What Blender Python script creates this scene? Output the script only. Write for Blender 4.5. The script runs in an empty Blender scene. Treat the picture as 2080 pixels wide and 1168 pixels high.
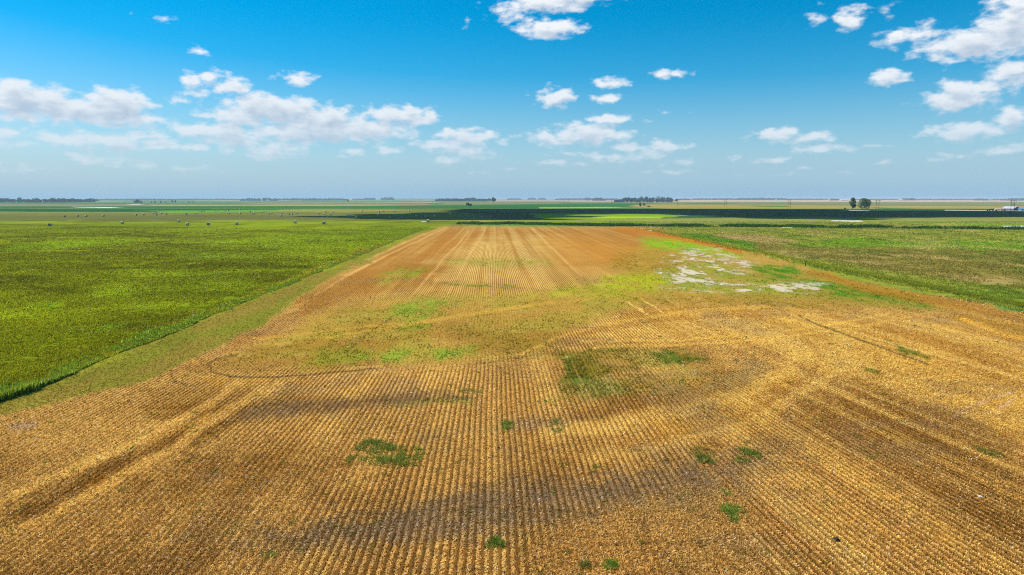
import bpy, math, random
import numpy as np

S = bpy.context.scene
COL = S.collection
R = math.radians

# ------------------------------------------------------------------ camera
CAM_H, PITCH, LENS = 17.0, 7.414, 24.0
cam_data = bpy.data.cameras.new("camera")
cam = bpy.data.objects.new("camera", cam_data)
COL.objects.link(cam)
cam.location = (0, 0, CAM_H)
cam.rotation_euler = (R(90 - PITCH), 0, 0)
cam_data.sensor_width = 36.0
cam_data.lens = LENS
cam_data.clip_start = 0.5
cam_data.clip_end = 60000
S.camera = cam

# ------------------------------------------------------------------ light
SUN_AZ, SUN_EL = -72.0, 47.0          # degrees from +Y towards +X; above horizon
sun_dir = np.array([math.sin(R(SUN_AZ)) * math.cos(R(SUN_EL)),
                    math.cos(R(SUN_AZ)) * math.cos(R(SUN_EL)), math.sin(R(SUN_EL))])
ld = bpy.data.lights.new("sun", 'SUN')
ld.energy = 5.0
ld.angle = R(0.53)
ld.color = (1.0, 0.955, 0.88)
sun = bpy.data.objects.new("sun", ld)
COL.objects.link(sun)
sun.rotation_euler = (R(90 - SUN_EL), 0, R(180 - SUN_AZ) )
from mathutils import Vector
sun.rotation_euler = Vector(sun_dir.tolist()).to_track_quat('Z', 'Y').to_euler()
sun.location = (-300, 300, 400)

S.view_settings.view_transform = 'Standard'
S.view_settings.look = 'None'
S.view_settings.exposure = 0.1
S.view_settings.gamma = 1.0
S.render.engine = 'CYCLES'
S.cycles.max_bounces = 4
S.cycles.use_denoising = False
S.cycles.filter_width = 1.1
S.cycles.diffuse_bounces = 2
S.cycles.volume_bounces = 1
S.cycles.transparent_max_bounces = 6

F = 2080 * LENS / 36.0
SP, CP = math.sin(R(PITCH)), math.cos(R(PITCH))


def ground(u, v):
    """Point of the ground that a photo position shows."""
    d = F * SP + (v - 584) * CP
    return (CAM_H * (u - 1040) / d, CAM_H * (F * CP - (v - 584) * SP) / d)


def azel(u, v):
    x, y, z = u - 1040, F * CP - (v - 584) * SP, -(F * SP + (v - 584) * CP)
    return math.atan2(x, y), math.atan2(z, math.hypot(x, y))


# ------------------------------------------------------------------ node helpers
class NT:
    def __init__(s, tree):
        s.t, s.n = tree, tree.nodes

    def new(s, typ, **kw):
        n = s.n.new(typ)
        for k, v in kw.items():
            setattr(n, k, v)
        return n

    def link(s, a, b):
        s.t.links.new(a, b)

    def inp(s, sock, v):
        if hasattr(v, 'is_output') or isinstance(v, bpy.types.NodeSocket):
            s.t.links.new(v, sock)
        elif v is not None:
            sock.default_value = v

    def math(s, op, a, b=None, c=None, clamp=False):
        n = s.new('ShaderNodeMath', operation=op, use_clamp=clamp)
        s.inp(n.inputs[0], a)
        if b is not None: s.inp(n.inputs[1], b)
        if c is not None: s.inp(n.inputs[2], c)
        return n.outputs[0]

    def vmath(s, op, a, b=None, c=None):
        n = s.new('ShaderNodeVectorMath', operation=op)
        s.inp(n.inputs[0], a)
        if b is not None: s.inp(n.inputs[1], b)
        if c is not None: s.inp(n.inputs[2], c)
        return n.outputs['Value' if op in ('LENGTH', 'DOT_PRODUCT') else 'Vector']

    def noise(s, vec, scale, detail=4, rough=0.55, dist=0.0, col=False):
        n = s.new('ShaderNodeTexNoise')
        n.inputs['Scale'].default_value = scale
        n.inputs['Detail'].default_value = detail
        n.inputs['Roughness'].default_value = rough
        n.inputs['Distortion'].default_value = dist
        if vec is not None: s.link(vec, n.inputs['Vector'])
        return n.outputs['Color' if col else 0]

    def maprange(s, v, a, b, c=0.0, d=1.0, smooth=False):
        n = s.new('ShaderNodeMapRange')
        n.interpolation_type = 'SMOOTHSTEP' if smooth else 'LINEAR'
        s.inp(n.inputs['Value'], v)
        for k, x in zip(('From Min', 'From Max', 'To Min', 'To Max'), (a, b, c, d)):
            n.inputs[k].default_value = x
        return n.outputs[0]

    def mix(s, fac, a, b, blend='MIX'):
        n = s.new('ShaderNodeMix', data_type='RGBA', blend_type=blend)
        s.inp(n.inputs[0], fac)
        s.inp(n.inputs[6], a)
        s.inp(n.inputs[7], b)
        return n.outputs[2]


# ------------------------------------------------------------------ world: sky and clouds
# clouds: (u, v, half width, half height, strength)
CLOUDS = [
    (1110, 6, 95, 17, .95), (1180, -10, 90, 13, .9), (1040, 22, 40, 22, .55), (1115, 57, 62, 17, 1.0),
    (402, 103, 22, 9, .7), (606, 160, 30, 13, .75), (575, 158, 25, 7, .5),
    (385, 168, 30, 18, .75), (408, 184, 20, 13, .6), (428, 158, 26, 15, .8), (470, 175, 34, 18, .85), (525, 198, 26, 13, .75),
    (1362, 150, 38, 9, .75), (1242, 168, 34, 11, .8), (1130, 198, 36, 19, .9), (1233, 202, 28, 9, .85), (1078, 196, 12, 8, .35),
    (1234, 241, 42, 10, .85), (1725, 38, 32, 21, .8), (1660, 36, 32, 14, .42), (1790, 22, 28, 13, .32),
    (1985, 86, 120, 25, 1.05), (2050, 58, 66, 44, 1.05), (1850, 74, 60, 17, .75), (1815, 75, 40, 13, .5),
    (2055, 144, 50, 20, .95), (1950, 202, 72, 19, 1.05), (1940, 182, 42, 18, .9), (2000, 182, 40, 16, .75), (2045, 185, 30, 10, .45),
    (1800, 157, 36, 13, .95), (2055, 240, 42, 18, .85), (1960, 268, 85, 16, .9), (2030, 262, 40, 14, .6),
    (30, 175, 60, 13, .85), (60, 205, 110, 24, 1.1), (40, 232, 60, 16, .9), (160, 222, 80, 24, 1.0), (240, 215, 70, 26, 1.15), (240, 238, 90, 18, 1.0),
    (20, 270, 50, 11, .7), (20, 292, 45, 9, .7), (130, 284, 60, 13, .9), (230, 288, 80, 16, .95), (320, 292, 60, 11, .85), (200, 275, 50, 9, .6), (285, 276, 60, 10, .7),
    (370, 205, 24, 8, .6), (355, 205, 20, 6, .5), (555, 225, 105, 26, 1.15), (600, 215, 50, 17, .95), (480, 237, 60, 16, .95), (650, 240, 90, 22, 1.05),
    (650, 268, 150, 20, 1.1), (740, 262, 100, 20, 1.0), (810, 236, 75, 20, .95), (868, 240, 36, 12, .75), (430, 265, 90, 16, .95), (480, 285, 90, 14, .9),
    (400, 298, 35, 9, .7), (565, 305, 60, 15, .85), (545, 312, 40, 14, .8), (465, 306, 26, 8, .65), (560, 327, 30, 6, .5),
    (720, 308, 28, 9, .7), (695, 318, 22, 5, .5), (795, 306, 32, 9, .65), (950, 278, 70, 17, .9), (905, 292, 60, 11, .85), (940, 306, 60, 12, .8), (910, 326, 40, 11, .65), (975, 318, 36, 9, .6),
    (200, 322, 52, 12, .7), (150, 312, 26, 5, .55), (60, 345, 80, 10, .45), (290, 335, 34, 7, .6), (400, 343, 60, 9, .4),
    (1190, 272, 72, 22, 1.0), (1100, 278, 34, 12, .85), (1140, 290, 60, 9, .7), (1250, 276, 40, 13, .8), (1140, 312, 30, 7, .5), (1290, 300, 60, 12, .7), (1345, 298, 42, 12, .85), (1270, 318, 90, 11, .65),
    (1120, 330, 36, 7, .5), (1180, 332, 26, 7, .5), (1370, 330, 42, 8, .5), (1375, 350, 36, 6, .5), (960, 352, 30, 5, .4), (1040, 343, 26, 5, .35), (1320, 348, 12, 5, .4),
    (1577, 273, 44, 12, .95), (1650, 280, 46, 11, .75), (1665, 302, 60, 9, .85), (1520, 288, 26, 8, .35), (1575, 325, 36, 7, .55), (1630, 342, 16, 4, .5), (1730, 228, 0.1, 0.1, .0),
    (1795, 330, 26, 5, .5), (1950, 316, 36, 7, .6), (1890, 324, 28, 6, .5), (2040, 305, 52, 9, .7), (1780, 294, 30, 5, .4), (1720, 350, 26, 5, .4), (1480, 318, 28, 6, .35), (1560, 355, 60, 4, .3), (1350, 228, 26, 5, .3), (1320, 246, 20, 4, .35),
    (335, 42, 26, 10, .3), (296, 54, 16, 7, .22), (948, 42, 10, 12, .3), (262, 26, 8, 5, .3),
]

w = bpy.data.worlds.new("World")
S.world = w
w.use_nodes = True
w.cycles.sampling_method = 'MANUAL'
w.cycles.sample_map_resolution = 512
nt = NT(w.node_tree)
nt.n.clear()

# density group: input az/el vector -> cloud field
grp = bpy.data.node_groups.new("cloud_field", 'ShaderNodeTree')
grp.interface.new_socket("P", in_out='INPUT', socket_type='NodeSocketVector')
grp.interface.new_socket("D", in_out='OUTPUT', socket_type='NodeSocketFloat')
g = NT(grp)
gi, go = g.new('NodeGroupInput'), g.new('NodeGroupOutput')
P = gi.outputs[0]
warp = g.vmath('SUBTRACT', g.noise(P, 38, 3, .55, col=True), (.5, .5, .5))
PW = g.vmath('MULTIPLY_ADD', warp, (.018, .007, 0), P)
acc = None
for (cu, cv, hw, hh, st) in CLOUDS:
    if st <= 0: continue
    a, e = azel(cu, cv)
    sx = 1386.7 / hw * (1 / (1 + ((cu - 1040) / 1386.7) ** 2)) ** -1 * .92
    sy = 1386.7 / hh * .92
    ln = g.vmath('LENGTH', g.vmath('MULTIPLY_ADD', PW, (sx, sy, 0), (-a * sx, -e * sy, 0)))
    val = g.math('MULTIPLY_ADD', ln, -st * .8, st * 1.15)
    acc = val if acc is None else g.math('MAXIMUM', acc, val)
n1 = g.noise(g.vmath('MULTIPLY', P, (1, 1.9, 1)), 46, 6, .52)
D = g.math('ADD', g.math('MAXIMUM', acc, -.6), g.math('MULTIPLY_ADD', n1, 1.75, -.97))
g.link(D, go.inputs[0])

tc = nt.new('ShaderNodeTexCoord')
sep = nt.new('ShaderNodeSeparateXYZ')
nt.link(tc.outputs['Generated'], sep.inputs[0])
X, Y, Z = sep.outputs
az = nt.math('ARCTAN2', X, Y)
el = nt.math('ARCTAN2', Z, nt.math('SQRT', nt.math('ADD', nt.math('MULTIPLY', X, X), nt.math('MULTIPLY', Y, Y))))
comb = nt.new('ShaderNodeCombineXYZ')
nt.link(az, comb.inputs[0]); nt.link(el, comb.inputs[1])
P0 = comb.outputs[0]


def field(vec):
    n = nt.new('ShaderNodeGroup', node_tree=grp)
    nt.link(vec, n.inputs[0])
    return n.outputs[0]


d0 = field(P0)
d1 = field(nt.vmath('ADD', P0, (-.004, .0105, 0)))
sky = nt.new('ShaderNodeTexSky', sky_type='NISHITA')
sky.sun_disc = False
sky.sun_elevation = R(SUN_EL)
sky.sun_rotation = R(SUN_AZ % 360)
sky.altitude = 0
sky.air_density = 1.0
sky.dust_density = 0.6
sky.ozone_density = 4.0
hs = nt.new('ShaderNodeHueSaturation')
hs.inputs['Hue'].default_value = 0.487
hs.inputs['Saturation'].default_value = 1.75
hs.inputs['Value'].default_value = 1.22
nt.link(sky.outputs[0], hs.inputs['Color'])
# blue-grey band of far air above the horizon
band = nt.maprange(el, 0.0, .26, 1.0, 0.0)
band = nt.math('POWER', band, 1.9, clamp=True)
skyc = nt.mix(nt.math('MULTIPLY', band, .97), hs.outputs[0], (3.1, 5.2, 7.15, 1))
cover = nt.maprange(d0, .08, .70, 0, 1, smooth=True)
fade = nt.maprange(el, .01, .10, .4, 1.0)
cover = nt.math('MULTIPLY', nt.math('MULTIPLY', cover, fade), .96)
shade = nt.maprange(d1, .15, 1.15, 0, 1, smooth=True)
shade = nt.math('MULTIPLY', shade, nt.math('MULTIPLY_ADD', nt.noise(P0, 60, 4), 1.1, .3), clamp=True)
ccol = nt.mix(shade, (8.6, 8.9, 9.2, 1), (4.3, 5.3, 6.6, 1))
ccol = nt.mix(nt.maprange(el, .02, .2, .55, 0), ccol, (4.6, 6.0, 7.4, 1))
final = nt.mix(cover, skyc, ccol)
bg = nt.new('ShaderNodeBackground')
bg.inputs['Strength'].default_value = 0.1
nt.link(final, bg.inputs['Color'])
wo = nt.new('ShaderNodeOutputWorld')
nt.link(bg.outputs[0], wo.inputs[0])


# ------------------------------------------------------------------ numpy noise
def _hash(ix, iy, seed):
    h = (ix.astype(np.int64) * 374761393 + iy.astype(np.int64) * 668265263 + seed * 1274126177) & 0xffffffff
    h = ((h ^ (h >> 13)) * 1274126177) & 0xffffffff
    h = h ^ (h >> 16)
    return (h & 0xffffff).astype(np.float32) / 16777215.0


def vnoise(x, y, seed=0):
    ix, iy = np.floor(x), np.floor(y)
    fx, fy = (x - ix).astype(np.float32), (y - iy).astype(np.float32)
    fx, fy = fx * fx * (3 - 2 * fx), fy * fy * (3 - 2 * fy)
    a, b = _hash(ix, iy, seed), _hash(ix + 1, iy, seed)
    c, d = _hash(ix, iy + 1, seed), _hash(ix + 1, iy + 1, seed)
    return (a + (b - a) * fx) * (1 - fy) + (c + (d - c) * fx) * fy


def fbm(x, y, scale, octv=4, seed=0, rough=.5):
    """0..1 noise; scale = metres per feature"""
    t, amp, tot = 0, 1.0, 0
    sx, sy = (scale if isinstance(scale, tuple) else (scale, scale))
    for o in range(octv):
        k = 2 ** o
        t = t + amp * vnoise(x / sx * k + 17.3 * o, y / sy * k + 9.1 * o, seed + o * 13)
        tot += amp
        amp *= rough
    return t / tot


def sstep(a, b, x):
    t = np.clip((x - a) / (b - a), 0, 1)
    return t * t * (3 - 2 * t)


def lin(h):
    h = h.lstrip('#')
    c = np.array([int(h[i:i + 2], 16) / 255 for i in (0, 2, 4)])
    return np.where(c <= .04045, c / 12.92, ((c + .055) / 1.055) ** 2.4)


def px_of(x, y):
    """apparent position (in photo units) of ground points, used only as the metric for edge softness"""
    yy = np.maximum(y, 3.0)
    dep = CAM_H * CP + yy * -SP
    fw = yy * CP + CAM_H * SP
    return 1040 + F * x / fw, 584 + F * dep / fw


# signed distance to polygon (negative inside)
def sdf(u, v, pts):
    d = np.full(u.shape, 1e9)
    inside = np.zeros(u.shape, bool)
    n = len(pts)
    for i in range(n):
        ax, ay = pts[i]
        bx, by = pts[(i + 1) % n]
        ex, ey = bx - ax, by - ay
        L = ex * ex + ey * ey + 1e-9
        t = np.clip(((u - ax) * ex + (v - ay) * ey) / L, 0, 1)
        d = np.minimum(d, (u - ax - t * ex) ** 2 + (v - ay - t * ey) ** 2)
        if ay != by:
            c = ((ay > v) != (by > v)) & (u < (bx - ax) * (v - ay) / (by - ay) + ax)
            inside ^= c
    d = np.sqrt(d)
    return np.where(inside, -d, d)


def pline(u, v, pts):
    d = np.full(u.shape, 1e9)
    for (ax, ay), (bx, by) in zip(pts[:-1], pts[1:]):
        ex, ey = bx - ax, by - ay
        t = np.clip(((u - ax) * ex + (v - ay) * ey) / (ex * ex + ey * ey + 1e-9), 0, 1)
        d = np.minimum(d, np.hypot(u - ax - t * ex, v - ay - t * ey))
    return d


# ------------------------------------------------------------------ the land cover, as a function of the ground position
FIELD = [(-900, 1300), (-400, 1010), (0, 838), (150, 800), (290, 764), (400, 715), (480, 682), (560, 632), (640, 585), (700, 546), (780, 504), (868, 461),
         (950, 459.5), (1240, 461), (1310, 468), (1400, 484), (1520, 516), (1640, 546), (1780, 578), (1900, 598), (2080, 630), (2600, 730), (3400, 1300)]
MOWN = [(-900, 1300), (-400, 975), (0, 818), (100, 782), (170, 747), (300, 692), (400, 645), (480, 611), (560, 577), (640, 546), (720, 516), (800, 488), (872, 461),
        (868, 463), (780, 510), (700, 552), (640, 592), (560, 640), (480, 690), (400, 722), (290, 772), (150, 808), (0, 846), (-400, 1018)]
SALT_RIDGE = None


def paint(x, y, full=True):
    u, v = px_of(x, y)
    n = len(x)
    near = y < 700
    un, vn = u.copy(), v.copy()
    # edge wobble: noise in metres, amplitude in apparent units
    w1 = fbm(x, y, (9, 14), 4, 3) - .5
    w2 = fbm(x, y, (9, 14), 4, 77) - .5
    w3 = fbm(x, y, (2.2, 3.5), 3, 31) - .5
    w4 = fbm(x, y, (90, 160), 4, 41) - .5
    w5 = fbm(x, y, (.7, 1.1), 2, 37) - .5
    grow = np.maximum(y, 20) / 500
    wx = w1 * 7 + w3 * 2.4 + w5 * .8 + w4 * 70 * np.minimum(grow, 3) ** 1.5
    wy = w2 * 9 + w3 * 3 + (fbm(x, y, (60, 25), 3, 43) - .5) * 26 * grow
    dith = (fbm(x, y, (.5, .8), 2, 39) - .5) * 1.6
    WU = {}
    for wv_ in (0.0, .12, .3, .7, 1.2):
        WU[wv_] = px_of(x + wx * wv_, y + wy * wv_)

    def warped(wob):
        key = min(WU, key=lambda k: abs(k - wob))
        return WU[key]
    C = np.zeros((n, 3))
    rows = np.zeros(n)      # row strength
    stub = np.zeros(n)      # standing stubble / litter
    green = np.zeros(n)     # weeds
    soil = np.zeros(n)
    tall = np.zeros(n)      # long grass

    def mask(pts, soft=3.0, wob=1.0):
        uu, vv = warped(wob)
        us = [p[0] for p in pts]; vs = [p[1] for p in pts]
        pad = soft * 2 + 60 + wob * 20
        sel = (u > min(us) - pad) & (u < max(us) + pad) & (v > min(vs) - pad) & (v < max(vs) + pad)
        m = np.zeros(n)
        if sel.any():
            m[sel] = 1 - sstep(-soft, soft, sdf(uu[sel], vv[sel], pts) + dith[sel] * soft)
        return m

    def lmask(pts, w, soft=2.0, wob=.5):
        us = [p[0] for p in pts]; vs = [p[1] for p in pts]
        pad = w + soft * 2 + 60
        uu, vv = warped(wob * .7)
        sel = (u > min(us) - pad) & (u < max(us) + pad) & (v > min(vs) - pad) & (v < max(vs) + pad)
        m = np.zeros(n)
        if sel.any():
            d = pline(uu[sel], vv[sel], pts) + dith[sel] * soft
            m[sel] = 1 - sstep(w - soft, w + soft, d)
        return m

    def put(m, hexc, a=1.0):
        nonlocal C
        m = (m * a)[:, None]
        C = C * (1 - m) + lin(hexc) * m

    # ---- far country: section-grid patchwork of fields
    gx = np.floor((x + 300) / 810 + .15 * np.sin(y / 900)); gy = np.floor((y + 150) / 520)
    gx2 = np.floor((x + 300 + _hash(gx * 0, gy, 5) * 800) / 820)
    h = _hash(gx2, gy, 9)
    pal = ['#4c7a3a', '#8d8a52', '#5b8a3c', '#c4ab78', '#4f7f3f', '#a99d66', '#62853f', '#cdb58a', '#3f7436', '#7c8a4a']
    idx = np.minimum((h * len(pal)).astype(int), len(pal) - 1)
    C = np.array([lin(c) for c in pal])[idx]
    C *= (.8 + .4 * fbm(x, y, (200, 60), 4, 8))[:, None]
    # left: green, brown and pale strips
    put(mask([(-3000, 411), (700, 411), (900, 412.5), (900, 416), (-3000, 417)], 1, .3), '#4f7f3c', .9)
    put(mask([(-3000, 417), (560, 414), (1000, 416), (1000, 417.6), (560, 417), (300, 420), (170, 424), (-3000, 424)], .8, .3), '#8a8158', .85)
    put(mask([(300, 416.5), (870, 416.8), (940, 417.4), (940, 418.8), (700, 418.4), (300, 418)], .4, .2), '#a9b34a', .8)
    put(mask([(480, 413), (690, 413.5), (870, 414), (870, 415.6), (560, 415.6)], .5, .2), '#b08f66', .9)
    put(mask([(-3000, 418.5), (700, 418.5), (1420, 411), (1600, 411), (1450, 416), (1240, 420), (1270, 423.5), (-3000, 423)], .6, .2), '#33702e', .9)
    put(mask([(-3000, 423), (-10, 424), (180, 425), (420, 424.2), (620, 424.5), (620, 426), (310, 431.3), (60, 430.5), (-40, 427), (-3000, 428)], .8, .4), '#1d5a1c', .95)
    # centre / right: pale, green and ochre strips
    put(mask([(950, 406.2), (1300, 406.6), (1340, 409.6), (1000, 409.6)], .6, .2), '#c0a27c', .9)
    put(mask([(1370, 405.8), (4500, 406.8), (4500, 411.5), (1720, 410.8), (1370, 409.6)], .5, .2), '#dcb487', .95)
    put(mask([(1040, 410.3), (1270, 410.5), (1420, 411.3), (1440, 412.5), (1300, 414), (1180, 412), (1040, 411)], .5, .2), '#6f7c3c', .8)
    put(mask([(1370, 410), (4500, 411.3), (4500, 430), (1700, 425), (1320, 420), (1300, 416)], .8, .3), '#83884a', .95)
    put(mask([(1310, 415.5), (1480, 415.8), (1740, 418), (4500, 424), (4500, 427), (1740, 424.2), (1340, 424), (1270, 421)], .8, .4), '#b89a44', .8)
    put(mask([(1400, 412.6), (1480, 413), (1480, 415), (1380, 415)], .5, .2), '#4d7a2c', .8)
    put(mask([(1480, 417.6), (1600, 418), (1612, 420.2), (1560, 420.4)], .5, .2), '#50782a', .9)
    put(mask([(1780, 421), (1880, 424), (4500, 427), (4500, 432), (1960, 431), (1780, 428.5)], .8, .4), '#4e7a2c', .9)
    put(mask([(1095, 421.3), (1240, 420.3), (1270, 422.3), (1100, 423.3)], .4, .1), '#a5c257', .9)
    # broad green band, its colour darkened for the cloud shadow, and the meadow beyond the stubble
    put(mask([(700, 424.3), (4500, 425), (4500, 446), (1500, 444), (1100, 447), (900, 446), (690, 446)], 1.2, .6), '#33582a', .92)
    put(mask([(980, 427), (1160, 427.5), (1160, 429.6), (960, 429)], .6, .3), '#7b7a55', .7)
    put(mask([(1060, 434), (1400, 433), (1410, 441), (1200, 448), (1060, 446)], 2, 1), '#8aa017', .9)
    put(mask([(1230, 439.5), (1360, 440), (1350, 443.5), (1220, 443)], 1, .4), '#a7c81c', .8)
    # ---- pasture on the far left and hay meadow
    put(mask([(-3000, 430.5), (60, 430.5), (320, 431), (480, 427), (700, 425.5), (905, 424.5), (1000, 452), (900, 462), (-3000, 560)], 1.5, .6), '#767a34')
    put(mask([(290, 428), (480, 426.2), (620, 424.6), (520, 430), (330, 432.5)], .8, .5), '#6fa52a', .9)
    put(mask([(-3000, 433.5), (-10, 434), (120, 432), (200, 431.5), (120, 433.5)], .8, .5), '#a39a45', .7)
    put(mask([(530, 425.8), (760, 424.8), (860, 427), (700, 431.5), (540, 430)], 1, .5), '#a09646', .75)
    put(mask([(350, 436.5), (520, 437), (620, 439.4), (740, 443), (900, 442), (900, 446), (660, 446), (350, 439)], 1, .5), '#655f38', .6)  # darker strip painted in for the thin left end of the cloud shadow
    put(mask([(-3000, 438), (300, 438), (560, 440), (690, 444), (880, 444), (930, 447.5), (600, 449), (-3000, 452)], 1.5, .6), '#6a6a35', .75)
    put(mask([(-3000, 456), (200, 452), (600, 450.2), (860, 449.6), (900, 462), (900, 1400), (-3000, 1400)], 2, .6), '#7b8614')
    # ---- right meadow
    RM = [(1230, 452), (1800, 449), (4600, 440), (4600, 1300), (2600, 730), (2080, 628), (1900, 597), (1780, 577), (1640, 545), (1520, 515), (1400, 483), (1310, 466), (1100, 456), (900, 450), (880, 446)]
    put(mask(RM, 1.5, .6), '#8a8a30')
    put(mask([(900, 447), (1250, 445), (1500, 442), (1800, 441), (4600, 434), (4600, 452), (1800, 451), (1300, 452.5), (900, 449)], 1.2, .6), '#97903f', .8)
    put(mask([(880, 450.5), (1100, 453.5), (1240, 456.5), (1600, 458.5), (1900, 461), (2080, 464), (4600, 452), (4600, 458), (2080, 468), (1900, 465), (1500, 461.5), (1240, 461.4), (1050, 456.5), (880, 453)], 1.0, .8), '#3d6414', .85)
    put(mask([(1760, 452.5), (1960, 452), (2080, 453), (4600, 446), (4600, 450), (1960, 457), (1800, 456)], 1.4, 1), '#7da01a', .8)
    put(mask([(880, 453), (900, 450.6), (1230, 449), (1300, 452), (1260, 455), (1050, 452.5)], 1.2, .5), '#6f9418', .8)
    put(mask([(1440, 476), (1600, 476), (1780, 470), (2080, 474), (4600, 460), (4600, 500), (2080, 486), (1700, 488), (1500, 484)], 3, 1.5), '#8c8c2c', .7)
    put(mask([(1560, 500), (1750, 480), (1900, 486), (2080, 492), (4600, 480), (4600, 518), (2080, 512), (1800, 504), (1700, 510)], 3, 1.5), '#708e18', .75)
    put(mask([(1440, 478), (1530, 482), (1560, 498), (1700, 502), (2080, 512), (4600, 510), (4600, 620), (2080, 585), (1850, 560), (1700, 535), (1560, 518), (1500, 505)], 4, 1.6), '#857436', .85)
    put(mask([(1450, 477), (1560, 479), (1600, 490), (1560, 498), (1480, 488)], 3, 1.4), '#a88c55', .8)
    put(mask([(1320, 472), (1440, 478), (1480, 490), (1515, 500), (1518, 508), (1450, 500), (1380, 486)], 2.4, 1), '#557d12', .9)
    put(mask([(1900, 583), (2080, 590), (4600, 700), (4600, 760), (2080, 622), (1960, 604)], 4, 1.5), '#6d8620', .6)
    m = sstep(.52, .72, fbm(x, y, (7, 22), 4, 52)) * mask(RM, 2, 1)
    put(m, '#5c6f1c', .6)
    m = sstep(.55, .75, fbm(x, y, (12, 20), 4, 59)) * mask(RM, 2, 1)
    put(m, '#b79a60', .45)
    # hay meadow variation on the left
    LM = (x < -40) & (y < 560)
    LM = LM.astype(float)
    bigp = fbm(x + .2 * y, y, (80, 45), 3, 19)
    put(LM * sstep(.5, .68, bigp), '#93a012', .55)
    put(LM * sstep(.5, .3, bigp) if False else LM * (1 - sstep(.32, .5, bigp)), '#5f6a0c', .55)
    m = sstep(.42, .68, fbm(x, y, (26, 30), 4, 21)) * LM
    put(m, '#63660f', .7)
    m = sstep(.56, .72, fbm(x + .3 * y, y, (22, 16), 4, 22)) * LM
    put(m, '#53570e', .6)
    m = sstep(.5, .76, fbm(x, y, (18, 9), 4, 23)) * LM
    put(m, '#879a1c', .55)
    m = sstep(.58, .8, fbm(x, y, (6, 6), 3, 24)) * LM
    put(m, '#93a51e', .4)
    for pts, c, a in (([(0, 596), (90, 588), (110, 590), (60, 596), (0, 600)], '#a5b41a', .8), ([(170, 596), (250, 592), (280, 596), (240, 600), (180, 600)], '#9cbc14', .8),
                      ([(60, 597), (118, 592), (110, 600), (40, 602)], '#5b4a1c', .7), ([(150, 610), (210, 604), (220, 612), (160, 617)], '#5b4a1c', .5),
                      ([(100, 617), (140, 616), (140, 620), (100, 620)], '#8fd83a', .8), ([(250, 660), (290, 655), (280, 664), (250, 666)], '#8ccc3a', .5),
                      ([(0, 500), (180, 488), (260, 490), (140, 500), (0, 510)], '#7fae10', .6), ([(360, 515), (540, 522), (430, 524)], '#a5d85a', .35),
                      ([(400, 485), (860, 462), (760, 500), (600, 510)], '#7a9c10', .4)):
        put(mask(pts, 8, 1.4), c, a * .6)
    tall = np.maximum(tall, LM)
    # ---- stubble field
    fm = mask(FIELD, 3.5, 1.0)
    FB = fbm(x, y, (14, 30), 4, 61)
    put(fm, '#b98a45')
    stub = fm.copy()
    rows = fm * .8
    q = x + .028 * y
    # uneven bands that follow the passes of the machine
    bnd = fbm(q, y, (2.4, 170), 3, 62)
    bnd2 = fbm(q, y, (.6, 60), 2, 63)
    bnd = .5 * bnd + .5 * fbm(q, y, (.9, 120), 2, 64)
    far = sstep(125, 190, y)
    put(fm * sstep(.45, .7, bnd) * far, '#c99a50', .6)
    put(fm * sstep(.52, .35, bnd) * far, '#a0662a', .55) if False else None
    put(fm * (1 - sstep(.3, .5, bnd)) * far, '#a87034', .55)
    put(fm * sstep(.6, .8, bnd2) * far, '#cfa560', .4)
    # far end: reddish brown
    put(mask([(868, 461), (1310, 463), (1420, 488), (1240, 540), (1100, 480), (960, 480), (820, 545), (740, 560), (700, 556), (780, 506)], 12, 2) * fm * (1 - .5 * sstep(.5, .65, bnd)), '#a8661f', .6)
    put(mask([(960, 462), (1060, 462), (1130, 575), (860, 575), (900, 520)], 24, 2) * fm * sstep(.35, .65, bnd + .3 * w3), '#c79c56', .65)
    put(mask([(740, 548), (820, 520), (880, 545), (860, 580), (720, 600), (620, 650), (600, 620)], 10, 2) * fm, '#9c6220', .65)
    put(mask([(1080, 480), (1300, 500), (1290, 545), (1140, 545)], 14, 2) * fm, '#bd7e30', .6)
    # tracks running away on the left of the strip
    for a_, b_ in (((700, 560), (905, 462)), ((690, 552), (890, 462)), ((640, 600), (760, 530)), ((800, 640), (950, 470)), ((1180, 560), (1075, 462)), ((905, 600), (985, 462))):
        put(lmask([a_, b_], 1.6, 1.2, .1) * fm, '#e0ae66', .55)
    # middle belt of yellow-green regrowth
    GB = [(520, 700), (640, 640), (760, 610), (1000, 600), (1180, 588), (1300, 545), (1290, 500), (1300, 480), (1380, 490), (1480, 505), (1560, 530), (1700, 560), (1850, 590), (1960, 625), (1900, 634), (1700, 615),
          (1500, 612), (1380, 610), (1260, 632), (1150, 672), (1120, 712), (960, 738), (760, 742), (620, 758), (470, 752), (430, 738), (450, 722)]
    gm = mask(GB, 16, 3) * fm
    put(gm, '#ab8630', .7)
    rows *= 1 - .75 * gm
    stub *= 1 - .5 * gm
    gg = sstep(.40, .62, fbm(x, y, (7, 10), 4, 65))
    put(gm * gg, '#989230', .42)
    green = np.maximum(green, gm * gg * .5)
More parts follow.
